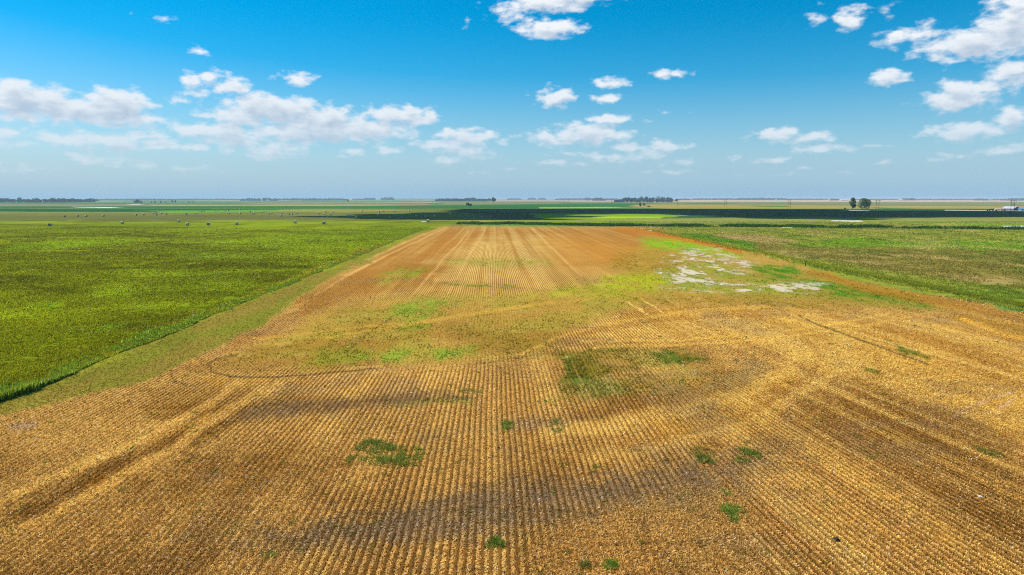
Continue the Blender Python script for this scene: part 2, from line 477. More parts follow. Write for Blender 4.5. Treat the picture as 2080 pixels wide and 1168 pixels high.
    for pts, c, a, s in (
            ([(590, 752), (640, 715), (720, 700), (760, 712), (960, 700), (970, 720), (860, 735), (740, 742), (640, 757)], '#82982a', .85, 8),
            ([(520, 720), (640, 660), (780, 650), (800, 690), (700, 708), (560, 745), (500, 745)], '#a08e30', .5, 12),
            ([(780, 620), (860, 608), (960, 606), (900, 620), (880, 640), (860, 672), (800, 675), (780, 650)], '#83962a', .8, 7),
            ([(760, 560), (800, 545), (850, 545), (845, 560), (790, 575)], '#7d9320', .75, 5),
            ([(880, 574), (950, 577), (1030, 576), (1040, 583), (900, 584)], '#6c7d24', .85, 3),
            ([(900, 528), (1040, 522), (1130, 528), (1120, 540), (1000, 545), (900, 538)], '#84922c', .45, 5),
            ([(1180, 574), (1300, 550), (1360, 560), (1345, 585), (1290, 612), (1160, 600), (1100, 610), (1060, 598)], '#a5a028', .85, 9),
            ([(1220, 560), (1330, 555), (1340, 580), (1240, 590)], '#a9ad1c', .7, 8),
            ([(1290, 488), (1360, 482), (1460, 500), (1500, 520), (1450, 520), (1380, 512), (1310, 505)], '#7cab14', .95, 5),
            ([(1330, 545), (1450, 530), (1540, 560), (1660, 575), (1620, 598), (1400, 592), (1345, 575)], '#7d9428', .7, 8),
            ([(1540, 545), (1620, 555), (1700, 575), (1860, 600), (1900, 625), (1860, 632), (1700, 605), (1600, 585)], '#4f7d1a', .9, 7),
            ([(1520, 538), (1600, 540), (1620, 556), (1540, 556)], '#477a16', .95, 5),
            ([(1260, 598), (1400, 600), (1560, 600), (1760, 612), (1700, 626), (1500, 622), (1300, 622)], '#9a7b26', .8, 8),
            ([(1260, 510), (1380, 515), (1390, 545), (1300, 560), (1230, 545)], '#a07c26', .7, 9)):
        m = mask(pts, s * 1.5, .7) * fm * (.35 + .65 * sstep(.36, .58, fbm(q, y, (2.2, 6), 4, 68)))
        put(m, c, a)
        green = np.maximum(green, m * .7)
        rows *= 1 - .6 * m
    # outer brown strip on the right and the yellow fringe
    put(lmask([(1250, 466), (1330, 474), (1420, 492), (1500, 512)], 5, 3, .3) * fm, '#b8701f', .85)
    put(lmask([(1640, 548), (1780, 590), (1900, 612), (2100, 650), (2500, 740)], 9, 6, .8) * fm, '#a8701f', .7)
    put(mask([(1940, 640), (2080, 650), (2500, 740), (2500, 820), (2080, 700), (1980, 672)], 10, 2) * fm, '#a87a22', .7)
    put(lmask([(1960, 650), (2020, 675), (2085, 690), (2300, 760)], 4, 2.5, .6) * fm, '#e8aa3a', .8)
    put(lmask([(1480, 500), (1560, 520), (1640, 545), (1800, 578), (1960, 606), (2090, 634), (2600, 735)], 4, 3, .9) * (.3 + .7 * sstep(.4, .6, fbm(x, y, (3, 7), 3, 114))), '#8e9a2a', .6)
    # golden stubble, right hand headlands
    put(mask([(1140, 700), (1250, 655), (1400, 630), (1560, 630), (1760, 626), (1920, 660), (2080, 720), (2900, 1000), (3200, 1400), (2100, 900), (1900, 800), (1700, 770), (1560, 700), (1350, 690)], 18, 3) * fm, '#cf9d45', .85)
    put(mask([(1560, 700), (1720, 690), (1900, 760), (2080, 800), (2700, 1000), (2080, 880), (1900, 830), (1740, 780)], 16, 3) * fm, '#d6a64e', .7)
    put(mask([(1720, 655), (1860, 660), (1960, 700), (2080, 760), (2080, 790), (1900, 720), (1700, 668)], 10, 3) * fm, '#a86f24', .5)
    put(mask([(1240, 640), (1400, 622), (1560, 622), (1400, 648), (1240, 668)], 10, 3) * fm, '#b8822c', .6)
    right = mask([(1140, 720), (1300, 650), (1500, 630), (1900, 640), (3400, 1100), (3400, 1400), (1500, 1400), (1420, 900), (1560, 740), (1400, 700)], 10, 2)
    # right hand darker brown weathered area
    put(mask([(1560, 850), (1760, 775), (1960, 860), (2060, 940), (2200, 1050), (2300, 1168), (1960, 1080), (1800, 960), (1680, 900)], 36, .3) * fm, '#8c5e22', .75)
    put(mask([(1740, 800), (1850, 830), (1960, 880), (1960, 930), (1800, 890), (1700, 860)], 34, .3) * fm, '#86581e', .65)
    put(mask([(1400, 800), (1580, 740), (1660, 790), (1600, 860), (1450, 900), (1320, 900)], 16, 4) * fm, '#cf962f', .5)
    # dark green patch beside the headland, plus smaller ones
    for pts, c, a, s in (
            ([(1128, 712), (1250, 706), (1350, 712), (1430, 722), (1440, 740), (1300, 752), (1240, 760), (1200, 790), (1150, 790), (1132, 745)], '#50661a', .95, 6),
            ([(1150, 780), (1300, 760), (1420, 790), (1380, 820), (1240, 820), (1160, 812)], '#66702a', .7, 12),
            ([(1100, 815), (1180, 800), (1200, 815), (1120, 825)], '#6d7322', .3, 10),
            ([(780, 822), (960, 818), (960, 832), (790, 834)], '#6f7a26', .55, 5),
            ([(1790, 690), (1830, 706), (1878, 716), (1868, 722), (1810, 710)], '#50681a', .95, 4),
            ([(1300, 730), (1420, 745), (1480, 780), (1400, 800), (1330, 780)], '#88822c', .4, 14)):
        m = mask(pts, s * 1.2, .5) * fm
        put(m, c, a)
        green = np.maximum(green, m * a)
        rows *= 1 - .35 * m
    q2 = x + (.13 + .0045 * np.maximum(x - 18, 0)) * (y - 40)
    st2 = fbm(q2, y, (1.5, 50), 4, 111)
    st3 = fbm(q2, y, (.7, 30), 2, 112)
    rz_ = right * fm * (1 - gm)
    put(rz_ * sstep(.50, .70, st2), '#e0b057', .5)
    put(rz_ * (1 - sstep(.30, .50, st2)), '#a5702c', .28)
    put(rz_ * sstep(.58, .75, st3), '#e6bc6c', .4)
    st1 = fbm(q, y, (1.3, 34), 4, 113)
    put((1 - right) * (1 - far) * fm * (1 - gm) * sstep(.52, .7, st1), '#dcae58', .3)
    put((1 - right) * (1 - far) * fm * (1 - gm) * (1 - sstep(.3, .46, st1)), '#9a6826', .3)
    # foreground: base gold and its wide brown and pale areas
    fg = sstep(105, 80, y) if False else 1 - sstep(80, 105, y)
    lf = 1 - right
    put(fm * fg * lf * sstep(.42, .62, FB), '#c8994c', .55)
    put(fm * fg * lf * sstep(.5, .66, fbm(x, y, (9, 7), 4, 66)), '#8f5c1e', .45)
    for pts, c, a, s in (
            ([(0, 1040), (160, 960), (280, 915), (430, 840), (560, 830), (420, 900), (230, 975), (60, 1060), (0, 1080)], '#80500f', .95, 10),
            ([(280, 830), (400, 815), (520, 822), (500, 845), (380, 855), (300, 850)], '#8f5a12', .85, 7),
            ([(180, 990), (420, 930), (620, 905), (700, 950), (560, 990), (300, 1020)], '#8c5a1c', .7, 22),
            ([(400, 770), (560, 765), (560, 780), (430, 785)], '#d09a35', .6, 5),
            ([(340, 760), (420, 735), (560, 690), (600, 640), (560, 650), (430, 720), (360, 745)], '#b47a3c', .5, 9),
            ([(480, 830), (700, 810), (900, 800), (960, 812), (760, 832), (560, 850), (490, 850)], '#6e5138', .9, 7),
            ([(830, 890), (1000, 870), (1180, 842), (1260, 845), (1120, 875), (960, 885), (860, 905)], '#806445', .55, 9),
            ([(1150, 850), (1300, 810), (1400, 820), (1320, 850), (1200, 862)], '#8a5a20', .55, 9),
            ([(520, 1080), (760, 1060), (900, 1010), (1100, 985), (1300, 960), (1480, 925), (1560, 900), (1500, 960), (1300, 1000), (1180, 1040), (1000, 1085), (780, 1110), (560, 1110)], '#6a5448', .9, 16),
            ([(380, 1100), (700, 1050), (1000, 990), (1300, 940), (1600, 870), (1640, 900), (1500, 1000), (1200, 1060), (900, 1110), (500, 1135)], '#7d6448', .45, 30),
            ([(1440, 780), (1540, 735), (1565, 765), (1480, 800), (1400, 810)], '#8e7a50', .6, 9),
            ([(1380, 840), (1500, 800), (1460, 830), (1390, 860)], '#86703f', .5, 9),
            ([(1880, 820), (1960, 840), (2080, 900), (2080, 930), (1960, 880)], '#7d5c30', .5, 8),
            ([(0, 868), (60, 862), (60, 876), (0, 882)], '#8f7c80', .6, 4)):
        m = mask(pts, s * 1.6, .3) * fm * (.55 + .45 * sstep(.3, .55, fbm(x, y, (1.6, 2.4), 4, 69)))
        put(m, c, a)
        if c in ('#6a5448', '#6e5138', '#806445', '#8e7a50', '#86703f', '#7d5c30', '#8f7c80'):
            soil = np.maximum(soil, m * a)
    for pts, w_, c, a in (([(1100, 885), (1250, 865), (1400, 838), (1520, 800), (1600, 755), (1612, 715), (1570, 682)], 13, '#dcae58', .62),
                          ([(1180, 930), (1400, 885), (1560, 845), (1680, 780), (1730, 730), (1700, 690)], 11, '#dcae58', .42),
                          ([(1250, 905), (1420, 872), (1540, 838), (1640, 775), (1668, 722), (1640, 690)], 6, '#a8742e', .5),
                          ([(1420, 950), (1580, 895), (1720, 815), (1790, 760), (1780, 715)], 6, '#a8742e', .4),
                          ([(1180, 672), (1330, 652), (1480, 642), (1600, 640)], 4, '#a6712c', .5),
                          ([(1640, 640), (1760, 668), (1900, 712), (2100, 780)], 5, '#e2b258', .5), ([(1680, 640), (1800, 660), (1950, 700), (2100, 745)], 4, '#a9742e', .5),
                          ([(1760, 630), (1880, 655), (2000, 690), (2100, 722)], 4, '#dcab50', .5)):
        m = lmask(pts, w_, w_ * .7, .4) * fm
        put(m, c, a)
        rows *= 1 - .3 * m
    for pts, s_, a in (([(-200, 830), (430, 840), (500, 900), (760, 905), (760, 960), (640, 1000), (620, 1300), (-600, 1300)], 60, .55), ([(1080, 1090), (1400, 960), (1500, 960), (1560, 1168), (1600, 1300), (1080, 1300)], 30, .75),
                      ([(560, 1040), (1200, 1000), (1420, 1010), (1420, 1070), (700, 1110), (560, 1110)], 24, .35), ([(1550, 640), (1720, 690), (2080, 800), (2400, 900), (2400, 700), (1900, 640)], 20, .45),
                      ([(1060, 720), (1140, 715), (1160, 790), (1060, 770)], 14, .5), ([(700, 740), (1060, 725), (1080, 750), (700, 765)], 10, .5)):
        rows *= 1 - a * mask(pts, s_, .3)
    # bright wheel tracks of chaff
    for pts, w_, c, a in (
            ([(-300, 1150), (0, 1021), (171, 946), (274, 908), (380, 850), (435, 817), (490, 775)], 8, '#e2ae58', .65),
            ([(-300, 1230), (0, 1090), (103, 1052), (240, 973), (342, 919), (438, 850), (562, 785)], 9, '#e2ae58', .65),
            ([(300, 905), (420, 850), (460, 800)], 5, '#d0993c', .4),
            ([(1060, 720), (1120, 690), (1250, 655), (1420, 630), (1560, 622)], 3.0, '#dba84a', .5),
            ([(1180, 694), (1380, 690), (1560, 678), (1700, 655), (1810, 636)], 2.6, '#e2ac4c', .7),
            ([(1200, 706), (1390, 700), (1560, 690), (1740, 662), (1850, 645)], 2.6, '#e2ac4c', .6),
            ([(1560, 622), (1600, 650), (1680, 672), (1800, 720), (2080, 810)], 2.6, '#dba84a', .5),
            ([(1830, 640), (1920, 665), (2000, 700), (2090, 728)], 2.2, '#e2ac4c', .4),
            ([(1270, 612), (1330, 648)], 1.3, '#e8b85c', .8), ([(1300, 608), (1350, 636)], 1.3, '#e8b85c', .8),
            ([(520, 690), (700, 668), (900, 650), (1120, 612)], 3, '#c89a3c', .5),
            ([(560, 700), (760, 672), (1000, 630), (1200, 606)], 2.5, '#c89a3c', .45),
            ([(1480, 790), (1600, 770), (1750, 830), (1900, 900)], 3, '#dca850', .0),
            ([(1950, 850), (2000, 820), (2080, 800)], 3, '#c8a080', .5), ([(2040, 835), (2080, 815)], 3, '#c8a080', .6)):
        m = lmask(pts, w_, w_ * .5, .5) * fm
        put(m, c, a)
        rows *= 1 - .6 * m * a
    # dark ruts
    for pts, w_, a in (([(1620, 640), (1660, 662), (1740, 690), (1800, 710), (1880, 738)], 1.6, .7), ([(420, 742), (432, 756), (470, 766), (560, 768), (640, 762), (760, 750)], 1.6, .75),
                       ([(430, 738), (440, 730), (480, 722)], 3, .6), ([(345, 762), (350, 775), (380, 782)], 3, .5),
                       ([(700, 1047), (900, 1044), (1100, 1040), (1220, 1040)], 2.2, .5), ([(540, 1098), (760, 1094)], 2.2, .4), ([(560, 770), (540, 800), (450, 870)], 1.3, .4),
                       ([(800, 640), (700, 720)], 1.5, .5), ([(960, 742), (1100, 720)], 1.5, .4), ([(1220, 1102), (1420, 1088)], 2, .35)):
        put(lmask(pts, w_, 1.2, .5) * fm, '#4a3822', a)
    # purple-grey bare soil speckle, general weathering
    sp = sstep(.60, .74, fbm(x, y, (5, 5), 4, 71)) * fm * (1 - gm) * (1 - far)
    put(sp, '#8d6f50', .35)
    soil = np.maximum(soil, sp * .3)
    # mown strip
    mm = mask(MOWN, 5.0, .7)
    put(mm, '#857f2a', .9)
    put(mm * sstep(.45, .65, fbm(x, y, (6, 20), 4, 73)), '#957a34', .7)
    put(lmask([(-300, 935), (0, 820), (100, 785), (170, 750), (300, 695), (400, 648), (480, 614), (640, 549), (800, 491), (870, 462)], 9, 7, .3) * mm * sstep(.35, .6, fbm(x, y, (3, 14), 3, 75)), '#94a020', .6)
    rows *= 1 - mm
    stub *= 1 - mm
    # salty bare ground in the right corner
    dome = mask([(1340, 560), (1370, 510), (1430, 508), (1500, 530), (1530, 545), (1470, 560), (1560, 585), (1540, 600), (1440, 590), (1360, 578)], 10, 1)
    s1 = fbm(x, y, (3.2, 5.5), 4, 81)
    s1 = .55 * s1 + .45 * fbm(x, y, (1.1, 2.6), 3, 82)
    sm = dome * sstep(.535, .60, s1)
    d2 = mask([(1565, 580), (1600, 572), (1680, 580), (1660, 590), (1600, 590)], 4, 1)
    sm = np.maximum(sm, d2 * sstep(.46, .54, s1))
    d3 = mask([(1340, 566), (1400, 560), (1400, 572), (1345, 574)], 3, 1)
    sm = np.maximum(sm, d3 * sstep(.44, .52, s1))
    put(dome * sstep(.44, .52, s1), '#9a8a5c', .5)
    put(sm, '#d2bfa2', .88)
    green *= 1 - sm
    stub *= 1 - sm
    # salt pans out in the meadows
    for pts in ([(1688, 448), (1745, 448.2), (1750, 450), (1730, 450.3), (1690, 449.2)], [(2030, 459), (2080, 458.6), (2300, 458), (2300, 462), (2080, 462), (2034, 460.6)],
                [(150, 420.2), (235, 421), (230, 422.4), (152, 421.4)], [(265, 415.1), (295, 415.2), (295, 415.9), (265, 415.9)],
                [(1590, 461.5), (1616, 461.6), (1614, 463), (1592, 462.6)], [(1304, 466.8), (1318, 467.6), (1316, 469), (1306, 468.6)], [(860, 449.6), (868, 449.8), (866, 451), (858, 450.6)]):
        put(mask(pts, .5, .25), '#f2ede4', .95)
    put(lmask([(1725, 427), (1765, 428.4)], .8, .4, 0), '#d8cdb8', .8)
    put(lmask([(1920, 427), (2080, 428.5)], .9, .4, 0), '#cfc6a0', .8)
    C = C * (1 + stub[:, None] * (1 - gm[:, None]) * np.array([.0, .03, -.04]))
    # overall tonal mottling, in metres
    t = fbm(x, y, (60, 90), 4, 91) * .22 + fbm(x, y, (5, 8), 3, 93) * .3 * np.clip(260 / np.maximum(y, 1), .2, 1)
    C = C * (0.74 + t)[:, None]
    tall = np.maximum(tall, mask(RM, 2, 1))
    return dict(C=C, rows=rows, stub=stub, green=green, soil=soil, tall=tall, mown=mm, right=right, u=u, v=v)


ROW = 0.412


def phase(x, y):
    """row number at a ground point: two families of rows that meet on the right"""
    wb = (fbm(x, y, (6, 11), 2, 101) - .5) * .55
    p1 = (x + .028 * y + .04 * np.sin(y / 23.)) / ROW + wb
    p2 = (x * .991 + (.13 + .0045 * np.maximum(x - 18, 0)) * (y - 40) + 5.2) / ROW + wb
    side = x - (10.5 + .19 * (y - 29))
    return p1, p2, side


def add_mesh(name, verts, faces_flat, nper, mat, color=None, smooth=False, parent=None):
    me = bpy.data.meshes.new(name)
    nv, nf = len(verts), len(faces_flat) // nper
    me.vertices.add(nv)
    me.vertices.foreach_set('co', np.ascontiguousarray(verts, dtype=np.float32).ravel())
    me.loops.add(nf * nper)
    me.loops.foreach_set('vertex_index', np.ascontiguousarray(faces_flat, dtype=np.int32).ravel())
    me.polygons.add(nf)
    me.polygons.foreach_set('loop_start', np.arange(0, nf * nper, nper, dtype=np.int32))
    me.polygons.foreach_set('loop_total', np.full(nf, nper, dtype=np.int32))
    if smooth:
        me.polygons.foreach_set('use_smooth', np.ones(nf, dtype=bool))
    if color is not None:
        a = me.color_attributes.new('tint', 'FLOAT_COLOR', 'POINT')
        c4 = np.ones((nv, 4), np.float32)
        c4[:, :3] = color
        a.data.foreach_set('color', c4.ravel())
    me.update(calc_edges=True)
    me.materials.append(mat)
    o = bpy.data.objects.new(name, me)
    COL.objects.link(o)
    if parent is not None:
        o.parent = parent
    return o


def tag(o, label=None, cat=None, group=None, kind=None):
    if label: o['label'] = label
    if cat: o['category'] = cat
    if group: o['group'] = group
    if kind: o['kind'] = kind
    return o


def new_mat(name):
    m = bpy.data.materials.new(name)
    m.use_nodes = True
    t = NT(m.node_tree)
    b = m.node_tree.nodes['Principled BSDF']
    b.inputs['Roughness'].default_value = .9
    b.inputs['Specular IOR Level'].default_value = .15
    return m, t, b


def simple_mat(name, col, rough=.8, noise=.25, scale=3.0, metal=0.0):
    m, t, b = new_mat(name)
    tc = t.new('ShaderNodeTexCoord')
    n = t.noise(tc.outputs['Object'], scale, 4)
    k = t.math('MULTIPLY_ADD', n, noise * 2, 1 - noise)
    t.link(t.vmath('SCALE', tuple(col)) if False else t.mix(1.0, (*col, 1), k, 'MULTIPLY'), b.inputs['Base Color'])
    b.inputs['Roughness'].default_value = rough
    b.inputs['Metallic'].default_value = metal
    return m


# ------------------------------------------------------------------ ground sheet
gm_mat, t, b = new_mat("ground")
at = t.new('ShaderNodeAttribute', attribute_name='tint')
mk = t.new('ShaderNodeAttribute', attribute_name='mix')      # r rows, g stubble, b row family, a green
ph = t.new('ShaderNodeAttribute', attribute_name='rowpos')   # xy = the two row counters
sepm = t.new('ShaderNodeSeparateColor')
t.link(mk.outputs['Color'], sepm.inputs[0])
sp_ = t.new('ShaderNodeSeparateXYZ')
t.link(ph.outputs['Vector'], sp_.inputs[0])
geo = t.new('ShaderNodeNewGeometry')
pos = geo.outputs['Position']
nz = t.noise(t.vmath('MULTIPLY', pos, (1, .7, 0)), 2.2, 6, .75)
nf_ = t.noise(pos, 14, 3, .8)
wob = t.noise(pos, .9, 2)


def wave(s):
    w_ = t.math('SINE', t.math('MULTIPLY', s, 2 * math.pi))
    return w_


wv = t.math('ADD', t.math('MULTIPLY', wave(sp_.outputs[0]), t.math('SUBTRACT', 1.0, sepm.outputs[2])), t.math('MULTIPLY', wave(sp_.outputs[1]), sepm.outputs[2]))
wv = t.math('MULTIPLY', wv, sepm.outputs[0])
k = t.math('MULTIPLY_ADD', nz, .9, .55)
k = t.math('MULTIPLY', k, t.math('MULTIPLY_ADD', nf_, .5, .75))
k = t.math('MULTIPLY', k, t.math('MULTIPLY_ADD', wv, .34, 1.0))
base = t.mix(1.0, at.outputs['Color'], k, 'MULTIPLY')
# between the rows the straw is paler, on the rows it is browner
warm = t.mix(t.math('MULTIPLY', t.maprange(wv, -.1, -.8, 0, 1), .55), base, (.22, .105, .022, 1))
t.link(warm, b.inputs['Base Color'])
bump = t.new('ShaderNodeBump')
bump.inputs['Strength'].default_value = .5
bump.inputs['Distance'].default_value = .12
t.link(t.math('ADD', t.math('MULTIPLY', nz, 1.2), t.math('MULTIPLY', wv, -.25)), bump.inputs['Height'])
t.link(bump.outputs[0], b.inputs['Normal'])
b.inputs['Roughness'].default_value = 1.0
b.inputs['Specular IOR Level'].default_value = .0

RMAX = 15000.0
vpx = np.concatenate([np.linspace(404.9, 440, 150), np.linspace(440, 520, 200)[1:], np.linspace(520, 1210, 560)[1:]])
dep = (F * SP + (vpx - 584) * CP)
rad = CAM_H * (F * CP - (vpx - 584) * SP) / dep
rad = rad[rad < RMAX * .98]
rad = np.concatenate([[RMAX], rad, [20, 12, 6, 2]])
a_front = np.linspace(-41, 41, 1150)
a_side = np.linspace(41, 319, 71)[1:-1]
ang = np.radians(np.concatenate([a_front, a_side]))
NA, NR = len(ang), len(rad)
RR, AA = np.meshgrid(rad, ang, indexing='ij')
# rings bend to straight lines in front so that they lie square to the strip
fac = np.where(np.abs(AA) < R(50), 1 / np.maximum(np.cos(AA), .5), 1.0)
fac = np.where(AA > math.pi, 1.0, fac)
fr = np.clip((RMAX - RR) / RMAX, 0, 1)
side_bl = 1.0
a_n = np.where(AA > math.pi, AA - 2 * math.pi, AA)
fac = 1 + (1 / np.maximum(np.cos(np.clip(a_n, -R(60), R(60))), .3) - 1) * np.clip((R(110) - np.abs(a_n)) / R(50), 0, 1)
fac = 1 + (fac - 1) * sstep(0, .1, fr)
XX, YY = RR * fac * np.sin(AA), RR * fac * np.cos(AA)
xs, ys = XX.ravel(), YY.ravel()
xs = np.append(xs, 0.0); ys = np.append(ys, 0.0)
ysafe = np.where(ys < 3, 3 + 0 * ys, ys)
G = paint(xs, np.where(ys < 12, 12.0, ys))
p1, p2, side = phase(xs, ys)
zz = (fbm(xs, ys, (300, 300), 3, 5) - .5) * np.clip((np.hypot(xs, ys) - 700) / 2500, 0, 1) * 1.0 * 0
verts = np.stack([xs, ys, zz], 1)
i = np.arange(NR - 1)[:, None] * NA
j = np.arange(NA)[None, :]
j2 = (j + 1) % NA
quads = np.stack([i + j, i + NA + j, i + NA + j2, i + j2], -1).reshape(-1, 4)
o = add_mesh('ground', verts, quads.ravel(), 4, gm_mat, G['C'] * 1.0)
me = o.data
# centre cap
import bmesh
a = me.color_attributes.new('mix', 'FLOAT_COLOR', 'POINT')
fam = sstep(-.6, .6, side)
m4 = np.zeros((len(xs), 4), np.float32)
seam = 1 - .75 * np.exp(-(side / 2.2) ** 2)
rowfade = 1 / (1 + (np.maximum(ys, 1) / 330) ** 4)
m4[:, 0] = np.clip(G['rows'] * seam * rowfade * (.7 + .7 * fbm(xs, ys, (3, 9), 3, 88)), 0, 1)
m4[:, 1] = G['stub']; m4[:, 2] = fam; m4[:, 3] = G['green']
a.data.foreach_set('color', m4.ravel())
a = me.attributes.new('rowpos', 'FLOAT_VECTOR', 'POINT')
a.data.foreach_set('vector', np.stack([p1, p2, 0 * p1], 1).astype(np.float32).ravel())
bm = bmesh.new(); bm.from_mesh(me); bm.verts.ensure_lookup_table()
base_i = (NR - 1) * NA
ctr = bm.verts[len(xs) - 1]
for k_ in range(NA):
    bm.faces.new((bm.verts[base_i + k_], ctr, bm.verts[base_i + (k_ + 1) % NA]))
bm.normal_update()
bm.faces.ensure_lookup_table()
if bm.faces[0].normal.z < 0:
    bmesh.ops.reverse_faces(bm, faces=bm.faces[:])
bm.to_mesh(me); bm.free()
tag(o, kind='structure', label='flat farmland of stubble, meadow and far fields reaching the horizon')

# ------------------------------------------------------------------ vegetation and straw laid over the sheet
rng = np.random.default_rng(7)


def blade_mat(name, trans=.45, rough=.9):
    m, t, b = new_mat(name)
    at = t.new('ShaderNodeAttribute', attribute_name='tint')
    t.n.remove(b)
    di = t.new('ShaderNodeBsdfDiffuse'); tr = t.new('ShaderNodeBsdfTranslucent'); mx = t.new('ShaderNodeMixShader')
    mx.inputs[0].default_value = trans
    geo = t.new('ShaderNodeNewGeometry')
    c = t.mix(1.0, at.outputs['Color'], t.math('MULTIPLY_ADD', t.noise(geo.outputs['Position'], 1.3, 3), .6, .7), 'MULTIPLY')
    t.link(c, di.inputs[0]); t.link(c, tr.inputs[0])
    t.link(di.outputs[0], mx.inputs[1]); t.link(tr.outputs[0], mx.inputs[2])
    out = [n for n in t.n if n.type == 'OUTPUT_MATERIAL'][0]
    t.link(mx.outputs[0], out.inputs[0])
    return m


STRAW = blade_mat('dry_straw', .25)
GRASS = blade_mat('green_blades', .5)


def blades(x, y, h, wd, lean, col, nb=2, z0=0.0):
    """upright pointed blades, nb crossing at every point"""
    n = len(x)
    V, Cc = [], []
    for k_ in range(nb):
        a_ = rng.uniform(0, math.pi, n) + k_ * math.pi / nb
        hh = h * rng.uniform(.65, 1.15, n)
        ww = wd * rng.uniform(.7, 1.3, n) / 2
        dx, dy = np.cos(a_) * ww, np.sin(a_) * ww
        ox = rng.normal(0, 1, n) * wd * .4; oy = rng.normal(0, 1, n) * wd * .4
        lx = rng.normal(0, 1, n) * lean * hh; ly = rng.normal(0, 1, n) * lean * hh
        b0 = np.stack([x + ox - dx, y + oy - dy, z0 + 0 * x - .02], 1)
        b1 = np.stack([x + ox + dx, y + oy + dy, z0 + 0 * x - .02], 1)
        tp = np.stack([x + ox + lx, y + oy + ly, z0 + hh], 1)
        V.append(np.stack([b0, b1, tp], 1).reshape(-1, 3))
        v_ = rng.uniform(.75, 1.25, n)[:, None]
        c_ = np.repeat((col * v_)[:, None, :], 3, 1)
        Cc.append(c_.reshape(-1, 3))
    V = np.concatenate(V); Cc = np.concatenate(Cc)
    return V, Cc


def blade_object(name, parts, mat, **kw):
    V = np.concatenate([p[0] for p in parts]); Cc = np.concatenate([p[1] for p in parts])
    return add_mesh(name, V, np.arange(len(V)), 3, mat, np.clip(Cc, 0, 1))


def spread(n, y0, y1, xl, xr, power=1.0):
    """points whose density thins out with distance from the viewpoint side of the strip"""
    y = 1 / (rng.uniform((1 / y1) ** power, (1 / y0) ** power, n) ** (1 / power))
    x = rng.uniform(xl, xr, n) * (y + 13)
    return x, y


def left_edge(y):
    (x0, y0), (x1, y1) = ground(0, 818), ground(872, 461)
    return x0 + (x1 - x0) * (y - y0) / (y1 - y0)


def right_edge(y):
    (x0, y0), (x1, y1) = ground(2080, 628), ground(1320, 468)
    return x0 + (x1 - x0) * (y - y0) / (y1 - y0)


# standing stubble in its rows
x, y = spread(540000, 22, 150, -.86, .86, 1.3)
pa, pb, side = phase(x, y)
for _ in range(2):
    pa, pb, side = phase(x, y)
    p = np.where(side < 0, pa, pb)
    x = x - ((p - .75) - np.round(p - .75)) * ROW
G1 = paint(x, y)
x = x + rng.normal(0, 1, len(x)) * (.028 + .16 * (1 - np.clip(G1['rows'] * 1.7, 0, 1)))
keep = rng.uniform(0, 1, len(x)) < (G1['stub'] * (.35 + .65 * G1['rows']) * (1 - .35 * G1['soil']) * (1 - .9 * G1['green']))
x, y = x[keep], y[keep]
cc = G1['C'][keep]
sk_ = (G1['soil'][keep] * .7)[:, None]
cc = cc * (1 - sk_) + lin('#b07c34') * sk_
far_k = np.clip(y / 45, 1, 2.2)
brown = lin('#94682a')
col = (cc * 1.0 + brown * .35) * rng.uniform(.75, 1.28, len(x))[:, None]
o = blade_object('stubble', [blades(x, y, .17, .045 * far_k, .22, col, 2)], STRAW)
tag(o, 'short brown stubble standing in rows across the harvested strip', kind='stuff')

# loose straw and chaff between the rows
x, y = spread(700000, 22, 120, -.86, .86, 1.3)
pa, pb, side = phase(x, y)
p = np.where(side < 0, pa, pb)
G1 = paint(x, y)
snap = rng.uniform(0, 1, len(x)) < .97 * np.clip(G1['rows'] * 1.7, 0, 1)
x = x - np.where(snap, ((p - .25) - np.round(p - .25)) * ROW, 0) + np.where(snap, rng.normal(0, .05, len(x)), 0)
G1 = paint(x, y)
keep = rng.uniform(0, 1, len(x)) < G1['stub'] * (1 - .7 * G1['soil']) * (1 - .95 * G1['green']) * np.where(fbm(x, y, (4, 5), 3, 110) > .42, 1, .55)
x, y = x[keep], y[keep]
n = len(x)
L = rng.uniform(.05, .16, n) * np.clip(y / 50, 1, 2); W_ = rng.uniform(.012, .028, n) * np.clip(y / 40, 1, 2.5)
a_ = rng.uniform(0, math.pi, n)
dx, dy = np.cos(a_) * L / 2, np.sin(a_) * L / 2
wx_, wy_ = -np.sin(a_) * W_, np.cos(a_) * W_
z0 = rng.uniform(.005, .06, n); tilt = rng.normal(0, .03, n)
V = np.stack([np.stack([x - dx - wx_, y - dy - wy_, z0 - tilt], 1), np.stack([x + dx - wx_, y + dy - wy_, z0 + tilt], 1),
              np.stack([x + dx + wx_, y + dy + wy_, z0 + tilt + W_ * .3], 1), np.stack([x - dx + wx_, y - dy + wy_, z0 - tilt + W_ * .3], 1)], 1).reshape(-1, 3)
pale = lin('#efcf86')
kk = rng.uniform(0, 1, n)
white = (kk > .975)[:, None]
col = (G1['C'][keep] * 1.25 + pale * .26) * rng.uniform(.8, 1.22, n)[:, None]
col = np.where(white, lin('#f0e2cc'), col)
col = np.where((kk < .10)[:, None], lin('#6b4a2a'), col)
o = add_mesh('straw_litter', V, np.arange(len(V)), 4, STRAW, np.clip(np.repeat(col, 4, 0), 0, 1))
tag(o, 'pale loose straw scattered between the stubble rows', kind='stuff')

